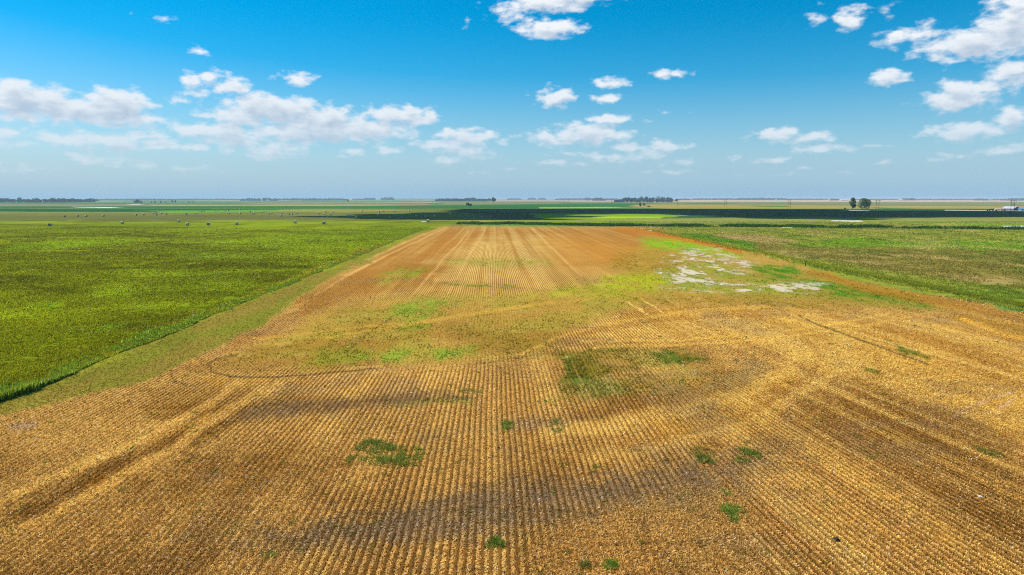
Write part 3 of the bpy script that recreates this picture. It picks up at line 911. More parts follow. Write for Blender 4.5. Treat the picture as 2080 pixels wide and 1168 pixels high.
# green regrowth inside the strip
x, y = spread(360000, 27, 330, -.7, .85, .8)
G1 = paint(x, y)
keep = rng.uniform(0, 1, len(x)) < G1['green'] * .9 * (fbm(x, y, (1.6, 2.5), 3, 120) > .4)
x, y = x[keep], y[keep]
col = (G1['C'][keep] * .75 + lin('#6f8f1c') * .25) * rng.uniform(.6, 1.35, len(x))[:, None]
cx_, cy_ = spread(420, 27, 110, -.7, .82, 1.0)
cnt = rng.integers(2, 26, len(cx_))
xs_ = np.repeat(cx_, cnt) + rng.normal(0, .16, cnt.sum()) * np.repeat(rng.uniform(.4, 2, len(cx_)), cnt)
ys_ = np.repeat(cy_, cnt) + rng.normal(0, .2, cnt.sum()) * np.repeat(rng.uniform(.4, 2, len(cx_)), cnt)
tn = np.repeat(rng.uniform(0, 1, len(cx_)), cnt)[:, None]
cs_ = (lin('#6f7a2a') * tn + lin('#5d8020') * (1 - tn)) * rng.uniform(.6, 1.6, len(xs_))[:, None]
kf = paint(xs_, ys_)['stub'] > .6
o = blade_object('regrowth', [blades(x, y, .16, .1 * np.clip(y / 70, 1, 3), .4, col, 2), blades(xs_[kf], ys_[kf], .13, .06, .7, cs_[kf], 2)], GRASS)
tag(o, 'yellow green weeds regrown in the middle of the stubble', kind='stuff')

# meadow grass on the left
x, y = spread(520000, 50, 420, -1.0, 0, .9)
keep = x < left_edge(y) - .2
x, y = x[keep], y[keep]
G1 = paint(x, y)
k_ = rng.uniform(0, 1, len(x))
clump = fbm(x, y, (1.5, 2), 3, 130)
keep = (clump > .27)
x, y, k_, clump = x[keep], y[keep], k_[keep], clump[keep]
col = G1['C'][keep] * np.array([2.15, 1.72, 1.15]) * rng.uniform(.72, 1.28, len(x))[:, None]
col = np.where((k_ > .93)[:, None], lin('#a9b53a'), col)
col = np.where((k_ < .12)[:, None], lin('#5a5a14'), col)
spk = fbm(x, y, (30, 30), 3, 131)
col = np.where(((k_ > .9975) | ((k_ > .97) & (spk > .64)))[:, None], lin('#c2cf8a'), col)
o = blade_object('meadow_grass', [blades(x, y, .16 + .35 * (clump - .36), .16 * np.clip(y / 90, 1, 3), .35, col, 2)], GRASS)
tag(o, 'long green meadow grass on the left of the mown strip', kind='stuff')

# weedy edge of the meadow
y = 1 / rng.uniform(1 / 420, 1 / 40, 60000)
e_ = np.abs(rng.normal(0, 1, len(y)))
big = np.clip(1.6 - y / 140, .6, 1.4)
x = left_edge(y) - e_ * (.6 + 1.1 * fbm(y, y * 0, (4, 4), 2, 142)) * big + (fbm(y, y * 0, (5, 5), 3, 140) - .5) * 1.5
col = (lin('#6d8a1c') * .6 + lin('#9aa030') * .75 * rng.uniform(0, 1.5, len(y))[:, None]) * rng.uniform(.6, 1.6, len(y))[:, None]
k_ = rng.uniform(0, 1, len(y))
col = np.where((k_ > .985)[:, None], lin('#cfd6b4'), col)
hh = (.1 + 1.9 * fbm(x, y, (2.5, 4.5), 3, 141) ** 1.6) * np.clip(1.25 - y / 300, .6, 1.2)
o = blade_object('field_margin_weeds', [blades(x, y, hh * (.32 + .45 * np.clip((95 - y) / 35, 0, 1) * .6) * rng.uniform(.4, 1.2, len(y)), .17 * np.clip(y / 80, 1, 2.5), .3, col, 3)], GRASS)
tag(o, 'tall weedy fringe where the meadow meets the mown strip', kind='stuff')

# tall grass line and rough meadow on the right
y = 1 / rng.uniform(1 / 380, 1 / 80, 36000)
x = right_edge(y) + np.abs(rng.normal(0, 1, len(y))) * 1.3 + (fbm(y, y * 0, (7, 7), 3, 150) - .5) * 2
near_k = .55 * np.clip((170 - y) / 50, 0, 1)[:, None]
col = (lin('#a3a32c') * (1 - near_k) + lin('#7f862c') * near_k) * rng.uniform(.7, 1.7, len(y))[:, None]
o1 = blades(x, y, .30 + .4 * fbm(x, y, (3, 4), 2, 151), .2 * np.clip(y / 90, 1, 2.5), .3, col, 2)
o = blade_object('fence_row_grass', [o1], GRASS)
tag(o, 'line of tall grass along the right edge of the stubble', kind='stuff')
x, y = spread(330000, 95, 520, .05, 1.0, .8)
keep = x > right_edge(y) - 2.5 + rng.normal(0, 1, len(y))
x, y = x[keep], y[keep]
G1 = paint(x, y)
cl = fbm(x, y, (2, 3), 3, 160)
keep = cl > .42
x, y, cl = x[keep], y[keep], cl[keep]
col = (G1['C'][keep] * 1.6 + lin('#8a8030') * .25) * rng.uniform(.5, 1.45, len(x))[:, None]
o = blade_object('rough_pasture_grass', [blades(x, y, .22 + .5 * (cl - .42), .22 * np.clip(y / 120, 1, 3), .35, col, 2)], GRASS)
tag(o, 'rough brown and green pasture grass on the right', kind='stuff')
# mown grass clumps
x, y = spread(150000, 40, 300, -1.0, 0, .8)
G1 = paint(x, y)
keep = (G1['mown'] > rng.uniform(.2, .8, len(x)))
x, y = x[keep], y[keep]
col = G1['C'][keep] * rng.uniform(.8, 1.8, len(x))[:, None]
o = blade_object('mown_grass', [blades(x, y, .09, .12 * np.clip(y / 70, 1, 3), .5, col, 2)], GRASS)
tag(o, 'short mown grass strip between meadow and stubble', kind='stuff')
# reeds along the ditch behind the stubble
segs = [ground(930, 454.5), ground(1100, 455.5), ground(1240, 458.6), ground(1600, 460.5), ground(1900, 463.5), ground(2150, 466)]
tt = rng.uniform(0, len(segs) - 1.001, 26000)
ii = tt.astype(int); ff = (tt - ii)
sg = np.array(segs)
x = sg[ii, 0] * (1 - ff) + sg[ii + 1, 0] * ff
y = sg[ii, 1] * (1 - ff) + sg[ii + 1, 1] * ff + rng.normal(0, 5, len(x))
keep = fbm(x, y, (14, 10), 3, 170) > .44
x, y = x[keep], y[keep]
col = lin('#47701a') * rng.uniform(.5, 1.4, len(x))[:, None]
o = blade_object('ditch_reeds', [blades(x, y, 1.5 * (.5 + fbm(x, y, (9, 9), 2, 171)), .6, .25, col, 2)], GRASS)
tag(o, 'dark green reeds along the ditch behind the stubble', kind='stuff')


# ------------------------------------------------------------------ weed patches one can count
def weed_patch(u, v, wpx, hpx, label, n, tone='#5b7a1c', hgt=.3):
    cx, cy = ground(u, v)
    x1, _ = ground(u + wpx / 2, v); _, y1 = ground(u, v - hpx / 2)
    rx, ry = x1 - cx, y1 - cy
    r = np.sqrt(rng.uniform(0, 1, n)); a_ = rng.uniform(0, 2 * math.pi, n)
    x, y = np.cos(a_) * r * rx, np.sin(a_) * r * ry
    k_ = fbm(x + cx * 3, y + cy * 3, (max(rx, .3) * .55, max(ry, .4) * .55), 3, 181)
    keep = (rng.uniform(0, 1, n) < .22) | (k_ > .43 + .2 * r ** 3 * rng.uniform(.3, 1.6, n))
    x, y, k_ = x[keep], y[keep], k_[keep]
    col = lin(tone) * rng.uniform(.8, 2.3, len(x))[:, None]
    kk_ = rng.uniform(0, 1, len(x))[:, None]
    col = col * .65 + lin('#8a8a3c') * .4
    col = np.where(kk_ > .82, lin('#b9a65a') * 1.1, col)
    V, Cc = blades(x, y, hgt * .8 * (.2 + k_) * rng.uniform(.4, 1.5, len(x)), .06, .6, col, 3)
    o = add_mesh('weed_patch', V, np.arange(len(V)), 3, GRASS, np.clip(Cc, 0, 1))
    o.location = (cx, cy, 0)
    return tag(o, label, 'weeds', 'green weed patches in the stubble')


weed_patch(805, 928, 120, 44, 'largest green weed patch in the front stubble, its broad right half', 2600, '#5f7d22', .38)
weed_patch(760, 908, 78, 26, 'darker green weeds adjoining the largest patch at its upper left', 1100, '#5a7024', .34)
weed_patch(722, 936, 40, 22, 'thin faint green weeds at the lower left of the largest patch', 260, '#6a7a2c', .26)
weed_patch(1428, 926, 50, 34, 'dark olive weed clump left of a paler one in the right stubble', 700, '#56691c', .36)
weed_patch(1522, 922, 44, 24, 'green weed clump just right of the dark olive one', 480, '#5d7c1c', .32)
weed_patch(1504, 936, 40, 12, 'sparse weeds on the near side of the paired clumps', 160, '#6c8024', .26)
weed_patch(1488, 1040, 46, 28, 'bright green weeds in bare stubble above the dark lump, the widest there', 420, '#568a16', .26)
weed_patch(1490, 1058, 18, 12, 'tiny bright tuft directly below the widest bright weeds', 110, '#4d8216', .24)
weed_patch(1477, 1001, 26, 14, 'small green tuft above the widest bright weeds on the right', 120, '#5f8a1e', .2)
weed_patch(1005, 1107, 42, 30, 'dark green weed clump near the bottom centre of the stubble', 460, '#4d7416', .32)
weed_patch(545, 1132, 34, 18, 'small green tuft near the bottom left of the stubble', 170, '#4d7f1a', .24)
weed_patch(1238, 1150, 30, 18, 'bright green tuft at the very bottom edge, right of centre', 150, '#4f8a16', .28)
weed_patch(1187, 1150, 18, 14, 'small dark tuft at the bottom edge left of the bright one', 90, '#3f6416', .28)
weed_patch(1030, 866, 26, 18, 'bright green tuft on the bare soil streak at centre', 260, '#5c8a20', .32)
weed_patch(1132, 862, 34, 34, 'thin grey green weeds right of the tuft on the soil streak', 330, '#64763a', .26)
weed_patch(2010, 920, 44, 20, 'thin weeds at the far right beside brown weathered stubble', 260, '#5f7424', .24)
weed_patch(1988, 912, 18, 12, 'little dark weed left of the thin far right weeds', 90, '#4c6422', .24)
weed_patch(1770, 754, 26, 12, 'lone green weed in golden stubble below the dark rut', 160, '#7a8a20', .24)
weed_patch(1210, 950, 14, 8, 'minute yellow green weed between centre stubble rows', 50, '#7d9426', .2)
weed_patch(960, 795, 60, 10, 'green weeds at the end of the purple soil streak', 200, '#6f8a2a', .2)
weed_patch(1148, 1122, 20, 10, 'pale green scrap of weed above the bottom tufts', 60, '#7d8a3c', .18)


# ------------------------------------------------------------------ small things on the ground
def lump(name, u, v, wpx, label, cat, col, zs=.8, seed=1):
    cx, cy = ground(u, v)
    x1, _ = ground(u + wpx / 2, v)
    r = x1 - cx
    bm = bmesh.new()
    bmesh.ops.create_icosphere(bm, subdivisions=3, radius=r)
    rr = random.Random(seed)
    ph_ = [rr.uniform(0, 6) for _ in range(6)]
    for vv in bm.verts:
        c = vv.co.normalized()
        k_ = 1 + .22 * math.sin(5 * c.x + ph_[0]) * math.sin(4 * c.y + ph_[1]) + .14 * math.sin(11 * c.z + ph_[2]) * math.sin(9 * c.x + ph_[3])
        vv.co = vv.co * k_
        vv.co.z = max(vv.co.z * zs, -.3 * r)
    me = bpy.data.meshes.new(name); bm.to_mesh(me); bm.free()
    me.materials.append(simple_mat(name + '_surface', col, .95, .5, 6))
    o = bpy.data.objects.new(name, me); COL.objects.link(o)
    o.location = (cx, cy, .28 * r)
    return tag(o, label, cat)


lump('soil_clod', 1698, 1099, 13, 'dark round lump of earth lying on the right hand rows', 'clod', (.035, .032, .03), .9, 3)
lump('soil_clod', 1722, 1112, 6, 'small dark crumb of earth below the round lump', 'clod', (.05, .035, .025), .8, 4)
lump('soil_clod', 1013, 912, 6, 'small upright dark clod between rows near the centre', 'clod', (.03, .02, .015), 1.5, 5)
lump('field_stone', 1990, 1009, 8, 'whitish stone among brown stubble at far right', 'stone', (.7, .68, .66), .4, 6)


def prism(bm, x0, x1, y0, y1, z0, z1):
    vs = [bm.verts.new(p) for p in ((x0, y0, z0), (x1, y0, z0), (x1, y1, z0), (x0, y1, z0), (x0, y0, z1), (x1, y0, z1), (x1, y1, z1), (x0, y1, z1))]
    for f in ((0, 3, 2, 1), (4, 5, 6, 7), (0, 1, 5, 4), (1, 2, 6, 5), (2, 3, 7, 6), (3, 0, 4, 7)):
        bm.faces.new([vs[k_] for k_ in f])


def tube(bm, p0, p1, r0, r1, n=10):
    p0, p1 = Vector(p0), Vector(p1)
    d = (p1 - p0).normalized()
    s_ = d.orthogonal().normalized(); t_ = d.cross(s_)
    A = [bm.verts.new(p0 + (s_ * math.cos(2 * math.pi * k_ / n) + t_ * math.sin(2 * math.pi * k_ / n)) * r0) for k_ in range(n)]
    B = [bm.verts.new(p1 + (s_ * math.cos(2 * math.pi * k_ / n) + t_ * math.sin(2 * math.pi * k_ / n)) * r1) for k_ in range(n)]
    for k_ in range(n):
        bm.faces.new((A[k_], A[(k_ + 1) % n], B[(k_ + 1) % n], B[k_]))
    bm.faces.new(A[::-1]); bm.faces.new(B)


def mk(name, bm, mat, parent=None, smooth=False):
    bmesh.ops.recalc_face_normals(bm, faces=bm.faces[:])
    me = bpy.data.meshes.new(name); bm.to_mesh(me); bm.free()
    if smooth:
        for p_ in me.polygons: p_.use_smooth = True
    me.materials.append(mat)
    o = bpy.data.objects.new(name, me); COL.objects.link(o)
    if parent: o.parent = parent
    return o


def empty(name, loc, rz=0):
    o = bpy.data.objects.new(name, None); COL.objects.link(o)
    o.location = loc; o.rotation_euler = (0, 0, rz); o.empty_display_size = .5
    return o


WOOD = simple_mat('weathered_wood', (.06, .045, .035), .9, .4, 4)
for (u, v, h, r, lb) in ((1635.6, 540.5, 1.15, .11, 'thick dark fence post standing in the tall grass line'), (1659.5, 543.5, .75, .05, 'thin low stake right of the thick fence post'),
                         (1612.5, 537.5, .45, .07, 'short leaning stub of a post left of the thick post')):
    bm = bmesh.new()
    tube(bm, (0, 0, -.1), (.03, .02, h), r, r * .9, 10)
    tube(bm, (.03, .02, h), (.035, .02, h + .04), r * .9, r * .5, 10)
    o = mk('fence_post', bm, WOOD)
    o.location = (*ground(u, v), 0)
    tag(o, lb, 'fence post', 'fence posts')

# ------------------------------------------------------------------ round bales
bm_mat, t, b = new_mat('baled_hay')
tcn = t.new('ShaderNodeTexCoord')
sx_ = t.new('ShaderNodeSeparateXYZ'); t.link(tcn.outputs['Object'], sx_.inputs[0])
rad_ = t.math('SQRT', t.math('ADD', t.math('MULTIPLY', sx_.outputs[1], sx_.outputs[1]), t.math('MULTIPLY', sx_.outputs[2], sx_.outputs[2])))
rings = t.math('SINE', t.math('MULTIPLY', rad_, 55.0))
endm = t.maprange(t.math('ABSOLUTE', sx_.outputs[0]), .74, .78, 0, 1)
nn = t.noise(t.vmath('MULTIPLY', tcn.outputs['Object'], (10, 3, 3)), 3, 5, .7)
side_c = t.mix(nn, (.42, .34, .18, 1), (.85, .76, .52, 1))
end_c = t.mix(t.math('MULTIPLY_ADD', rings, .25, nn), (.12, .085, .045, 1), (.30, .22, .12, 1))
t.link(t.mix(endm, side_c, end_c), b.inputs['Base Color'])


def bale_mesh():
    bm = bmesh.new()
    prof = [(-.80, 0.0), (-.77, .35), (-.79, .74), (-.72, .86), (-.4, .895), (0, .885), (.4, .895), (.72, .86), (.79, .74), (.77, .35), (.80, 0)]
    N = 28
    ringsv = []
    for (px_, r_) in prof:
        if r_ == 0:
            ringsv.append([bm.verts.new((px_, 0, 0))])
        else:
            ringsv.append([bm.verts.new((px_, math.cos(2 * math.pi * k_ / N) * r_ * (1 + .015 * math.sin(3 * k_)), math.sin(2 * math.pi * k_ / N) * r_ * (.97 if math.sin(2 * math.pi * k_ / N) < -.8 else 1)))
                           for k_ in range(N)])
    for A, B in zip(ringsv[:-1], ringsv[1:]):
        for k_ in range(N):
            if len(A) == 1: bm.faces.new((A[0], B[k_], B[(k_ + 1) % N]))
            elif len(B) == 1: bm.faces.new((A[k_], B[0], A[(k_ + 1) % N]))
            else: bm.faces.new((A[k_], B[k_], B[(k_ + 1) % N], A[(k_ + 1) % N]))
    bmesh.ops.recalc_face_normals(bm, faces=bm.faces[:])
    me = bpy.data.meshes.new('hay_bale'); bm.to_mesh(me); bm.free()
    for p_ in me.polygons: p_.use_smooth = True
    me.materials.append(bm_mat)
    return me


BALE = bale_mesh()
BALES = [  # u, v of the foot, turn of the axle, label
    (102.3, 459.4, 86, 'dark round bale alone at the far left of the bright meadow'),
    (248.2, 454.8, 20, 'single bale between the far left bale and the middle cluster'),
    (362.8, 451.5, 35, 'bale set back behind the row of near meadow bales'),
    (380.6, 458.2, 12, 'nearest and longest looking bale, left of a dark one'),
    (423.7, 457.9, 84, 'dark bale seen from its end, just right of the longest one'),
    (480.9, 456.5, 25, 'pale topped bale between the dark bale and the wide gap'),
    (599.4, 453.8, 40, 'leaning looking pale bale right of the wide gap'),
    (658.3, 455.5, 70, 'upright pale topped bale, last of the near row'),
    (869.6, 451.0, 15, 'pale bale at the corner where meadow meets stubble'),
]
FAR_B = """132,441 158.2,440.2 175,440.5 210,440 276.6,438.2 291.4,437.2 311.8,434.6 317,434 328,434.6 338.5,436.2 317.7,437.6
398.3,435.5 379,436.2 403.5,429.1 410.2,430.6 415.5,429.3 436.3,428.7 442.4,428.2 457.7,428.9 458.5,426.4 463.4,429.3 477.4,426 487.3,426.4 531.9,426.3 508.5,431.3 532.4,432.8
465.3,435.1 487.6,435 512.6,435.3 516.8,435.9 546.5,435.6 551.6,433.8 572.6,435.1 571.1,439.7 588.1,436.3 593.8,437 603.7,434.1 647.2,435.5 661.8,431.3 677.1,431.3 658.8,436.7 671.7,437.5 664.3,441.4
705.4,435.5 706.9,437.7 711.4,440.2 723,443.9 735.5,430.1 769.8,429.8 770.3,433.1 779.6,430.1 802,430.9 768.1,438.8 799.6,438.5 790.9,444.2 813.7,443.9 831.2,429.4 850.9,429.1 860.9,429.1 845.2,439.2 865.4,441 882.6,440.5 894,429 915.4,435.1"""
rb = random.Random(5)
for tok in FAR_B.split():
    u, v = map(float, tok.split(','))
    if u < 225: lb = 'pale speck of a bale on the brown pasture at far left'
    elif u < 345: lb = 'small bale in the loose cluster left of the bright green strip'
    elif v < 430 and u < 535: lb = 'tiny distant bale on the bright green strip of hayfield'
    elif u < 620: lb = 'small distant bale on the tan pasture behind the near bales'
    elif u < 680: lb = 'small distant bale in the cluster behind the last near bale'
    elif v < 434: lb = 'tiny bale on the pale grass behind the shadowed pasture'
    else: lb = 'small bale on the shadowed brown pasture left of the dark band'
    BALES.append((u, v, rb.uniform(0, 180), lb))
for (u, v, rz, lb) in BALES:
    o = bpy.data.objects.new('hay_bale', BALE)
    COL.objects.link(o)
    o.location = (*ground(u, v), 1.0)
    o.rotation_euler = (0, 0, R(rz))
    o.scale = (1.1, 1.1, 1.1) if v > 450 else (1, 1, 1)
    o.location.z = .86 * o.scale[2]
    tag(o, lb, 'hay bale', 'round hay bales on the pastures')


# ------------------------------------------------------------------ trees
LEAF = {}


def leaf_mat(name, col):
    m, t, b = new_mat(name)
    at = t.new('ShaderNodeAttribute', attribute_name='tint')
    t.link(t.mix(1.0, at.outputs['Color'], (*col, 1), 'MULTIPLY'), b.inputs['Base Color'])
    b.inputs['Roughness'].default_value = .7
    b.inputs['Specular IOR Level'].default_value = .2
    return m


LG = leaf_mat('cottonwood_leaves', (.13, .21, .05))
LD = leaf_mat('dark_leaves', (.04, .08, .035))
BARK = simple_mat('bark', (.10, .08, .06), .95, .4, 2)


def crown_points(w_, h, base, n, seed, lobes=9):
    """leaf positions: lobes of different size around an uneven crown"""
    r_ = np.random.default_rng(seed)
    L_ = []
    for k_ in range(lobes):
        a_ = r_.uniform(0, 2 * math.pi); z_ = r_.uniform(0, 1)
        prof = math.sin(math.pi * (.18 + .74 * z_)) ** .8
        rr = w_ / 2 * prof * r_.uniform(.25, .72)
        L_.append((math.cos(a_) * rr, math.sin(a_) * rr, base + (h - base) * (.12 + .74 * z_), w_ * r_.uniform(.15, .27)))
    L_ = np.array(L_)
    pick = r_.choice(lobes, n, p=L_[:, 3] ** 2 / (L_[:, 3] ** 2).sum())
    d = r_.normal(0, 1, (n, 3)); d /= np.linalg.norm(d, axis=1)[:, None]
    rad_ = r_.uniform(.55, 1.05, n) ** .6
    P_ = L_[pick, :3] + d * (L_[pick, 3] * rad_)[:, None] * np.array([1, 1, .85])
    P_[:, 2] = np.clip(P_[:, 2], base * .8, h)
    shade_ = r_.uniform(.7, 1.3, lobes)[pick]
    return P_, shade_, L_


def leaves_mesh(P_, size, seed, shade_):
    r_ = np.random.default_rng(seed + 99)
    n = len(P_)
    a = r_.normal(0, 1, (n, 3)); a /= np.linalg.norm(a, axis=1)[:, None]
    b_ = np.cross(a, r_.normal(0, 1, (n, 3))); b_ /= np.linalg.norm(b_, axis=1)[:, None]
    s_ = size * r_.uniform(.6, 1.4, n)[:, None]
    V = np.stack([P_ - a * s_, P_ + b_ * s_ * .6, P_ + a * s_, P_ - b_ * s_ * .6], 1).reshape(-1, 3)
    c = (shade_ * r_.uniform(.7, 1.35, n))[:, None] * np.array([1, 1, 1])
    return V, np.repeat(c, 4, 0)


def tree(name, u, v, h, w_, label, cat, mat, n=2600, leaf=.5, base=.18, seed=1, lobes=12, group=None, trunk_r=.5):
    root = empty(name, (*ground(u, v), 0))
    P_, sh, L_ = crown_points(w_, h, h * base, n, seed, lobes)
    V, c = leaves_mesh(P_, leaf, seed, sh)
    add_mesh('crown', V, np.arange(len(V)), 4, mat, c, parent=root)
    if h * base > .5:
        bm = bmesh.new()
        tube(bm, (0, 0, -.2), (.05 * w_ * .3, 0, h * .38), trunk_r, trunk_r * .6, 8)
        for k_ in range(min(7, lobes)):
            tube(bm, (0.01 * k_, 0, h * (.12 + .04 * k_)), L_[k_, :3], trunk_r * .42, trunk_r * .1, 6)
        mk('trunk', bm, BARK, root)
    tag(root, label, cat, group)
    return root


tree('cottonwood_tree', 1731, 425.8, 18.6, 13.5, 'left and narrower of two leafy trees standing by the track', 'tree', LG, 5200, .42, .14, 11, 16, 'pair of trees by the track')
tree('cottonwood_tree', 1755, 426.2, 18.8, 20.5, 'right and broader of two leafy trees standing by the track', 'tree', LG, 6800, .44, .12, 23, 20, 'pair of trees by the track')
tree('shrub', 1716.5, 425, 2.2, 4.5, 'low shrub just left of the two leafy trees', 'shrub', LG, 500, .3, .05, 5, 6)
tree('lone_tree', 1002.5, 412, 23, 21, 'lone round tree with clear trunk right of the long shelterbelt', 'tree', LD, 2600, .9, .3, 31, 11)
tree('bush', 950, 418.2, 8.5, 10, 'dark bush, left half of the clump at the green field edge', 'bush', LD, 900, .6, .04, 41, 7)
tree('bush', 957, 418.4, 5, 9, 'lower dark bush, right half of the clump at the green field edge', 'bush', LD, 600, .6, .04, 43, 6)
tree('bush', 1300, 419.8, 8.5, 8.5, 'left of two dark bushes standing close in front of the big grove', 'bush', LD, 1000, .5, .03, 44, 7)
tree('bush', 1308.6, 419.8, 8.2, 6.5, 'right of two dark bushes standing close in front of the big grove', 'bush', LD, 800, .5, .03, 45, 6)
tree('shrub', 1317, 420.2, 2.2, 10, 'flat low shrub right of the two dark bushes', 'shrub', LD, 500, .4, .03, 46, 6)
tree('tree_clump', 281, 411.8, 14, 19, 'dark tree with a peaked top left of smaller bushes on the plain', 'tree', LD, 1500, 1.0, .04, 47, 10)
tree('tree_clump', 275, 411.9, 9, 16, 'low dark tree on the left shoulder of the peaked one', 'tree', LD, 900, .9, .04, 48, 8)
tree('tree_clump', 287, 411.9, 9, 14, 'low dark tree on the right shoulder of the peaked one', 'tree', LD, 900, .9, .04, 49, 8)
k0 = 60
for (u, v, h, w_, lb) in ((253, 411.9, 4, 6, 'tiny bush left of the peaked dark tree'), (308, 411.8, 5, 7, 'smallest bush in the row right of the peaked tree'), (315, 411.8, 7, 9, 'second bush in the row right of the peaked tree'),
                          (327, 411.9, 6, 9, 'third bush in the row right of the peaked tree'), (336, 411.8, 5, 6, 'fourth bush in the row right of the peaked tree'), (350, 412, 10, 13, 'dark tree at the row end, left of two tiny bushes'),
                          (357, 412, 11, 11, 'tall dark tree at the row end, left of two tiny bushes'), (383.5, 412, 6, 6, 'left of two tiny bushes out on the plain'), (392, 412, 6, 6, 'right of two tiny bushes out on the plain'),
                          (707, 410, 12, 22, 'grey green clump of trees near the pale stubble at centre left')):
    k0 += 1
    tree('bush', u, v, h, w_, lb, 'bush', LD, 500, .8, .04, k0, 6, 'scattered bushes on the plain')

# distant woods and shelter belts, each one mass
TL = [  # name, u0, u1, base, top, depth m, label
    ('woodland', -150, 62, 411.4, 401.6, 120, 'dark wood at the left edge of the plain'),
    ('woodland', 58, 140, 411.2, 402.6, 120, 'lower part of the left wood, thinning out rightwards'),
    ('woodland', 138, 178, 410.6, 404.2, 80, 'low scrub ending the left wood'),
    ('treeline', 172, 192, 408.6, 403.0, 60, 'bluish trees behind the end of the left wood'),
    ('treeline', 190, 352, 406.8, 403.9, 60, 'long low blue treeline on the left horizon'),
    ('treeline', 350, 490, 406.6, 403.8, 60, 'low blue treeline between left plain and taller belt'),
    ('treeline', 488, 560, 407.6, 402.2, 80, 'taller bumpy treeline left of centre'),
    ('treeline', 556, 705, 407.0, 403.0, 80, 'long bluish belt running to the centre left'),
    ('treeline', 716, 738, 406.2, 404.0, 60, 'short low strip of blue trees'),
    ('treeline', 738, 761, 406.4, 401.8, 60, 'compact blue grove left of a brighter one'),
    ('treeline', 774, 799, 406.4, 400.8, 60, 'bright blue grove with a sloping top'),
    ('treeline', 799, 900, 405.4, 403.8, 60, 'thin broken tree strip on the centre horizon'),
    ('treeline', 884, 944, 408.6, 403.2, 90, 'greyish wood left of the hump on the horizon'),
    ('treeline', 942, 968, 408.4, 401.6, 90, 'humped wood in the centre left distance'),
    ('treeline', 966, 1000, 408.4, 403.2, 90, 'wood leading up to the lone tree'),
    ('treeline', 1030, 1058, 405.8, 403.2, 60, 'small far trees right of the lone tree'),
    ('treeline', 1073, 1088, 405.8, 401.6, 60, 'small blue grove with a pointed top'),
    ('treeline', 1094, 1108, 405.8, 402.2, 60, 'small blue grove right of the pointed one'),
    ('treeline', 1128, 1206, 406.2, 402.8, 60, 'long thin blue belt leading to the round grove'),
    ('treeline', 1190, 1202, 406.8, 401.4, 60, 'tiny grove at the left foot of the round grove'),
    ('treeline', 1206, 1229, 407.6, 401.2, 70, 'round greenish grove left of the big grove'),
    ('treeline', 1228, 1258, 406.6, 403.0, 60, 'low trees joining the round grove and big grove'),
    ('woodland', 1264, 1376, 411.0, 399.8, 90, 'big dark green grove at right of centre on the horizon'),
    ('woodland', 1252, 1268, 411.0, 405.0, 60, 'sloping left end of the big grove'),
    ('treeline', 1376, 1402, 406.8, 403.6, 60, 'thin blue trees right of the big grove'),
    ('treeline', 1408, 1500, 406.4, 402.8, 80, 'blue belt right of the big grove'),
    ('treeline', 1498, 1602, 406.6, 401.8, 80, 'taller blue belt behind the pink stubble'),
    ('treeline', 1600, 1686, 406.4, 403.6, 80, 'low blue belt left of the white sheds'),
    ('treeline', 1688, 1707, 407.2, 403.2, 60, 'dark trees beside the white sheds'),
    ('treeline', 1740, 1826, 406.4, 404.2, 60, 'thin blue strip behind the two leafy trees'),
    ('treeline', 1836, 1860, 407.0, 402.4, 60, 'dome of dark blue trees by the far farmyard'),
    ('treeline', 1858, 1990, 406.6, 404.0, 60, 'long thin blue strip on the right horizon'),
    ('treeline', 1984, 2012, 407.2, 403.6, 60, 'low blue mound of trees by the dust'),
    ('treeline', 2012, 2046, 406.8, 404.2, 60, 'thin trees right of the dust'),
    ('treeline', 2040, 2180, 407.4, 402.8, 60, 'blue wood at the right edge of the horizon'),
]
for q_, (nm, u0, u1, vb, vt, dp, lb) in enumerate(TL):
    r_ = np.random.default_rng(900 + q_)
    xa, ya = ground(u0, vb); xb, yb = ground(u1, vb)
    dist = (ya + yb) / 2
    H_ = (vb - vt) / F * dist
    H_ = max(H_, 6.0)
    wid = abs(xb - xa)
    tw = H_ * .8
    nt_ = int(np.clip(wid / tw * 4.5, 6, 220))
    PP, SS = [], []
    for k_ in range(nt_):
        f_ = (k_ + r_.uniform(-.6, .6)) / max(nt_ - 1, 1)
        f_ = min(max(f_, .01), .99)
        hh = H_ * r_.uniform(.66, 1.05) * (1 - .35 * abs(2 * f_ - 1) ** 6)
        P_, sh, _ = crown_points(hh * r_.uniform(.8, 1.3), hh, hh * .02, 150 if nt_ > 60 else 240, int(r_.integers(1e6)), 7)
        P_ = P_ + np.array([xa + (xb - xa) * f_, ya + (yb - ya) * f_ + r_.uniform(0, dp), 0])
        PP.append(P_); SS.append(sh * r_.uniform(.75, 1.25))
    P_ = np.concatenate(PP); sh = np.concatenate(SS)
    V, c = leaves_mesh(P_, max(.0009 * dist * .55, 1.2) * 1.25, q_, sh)
    o = add_mesh(nm, V, np.arange(len(V)), 4, LD, c)
    tag(o, lb, kind='stuff')

# ------------------------------------------------------------------ power line
POLE = simple_mat('creosoted_pole', (.075, .055, .04), .9, .3, 3)


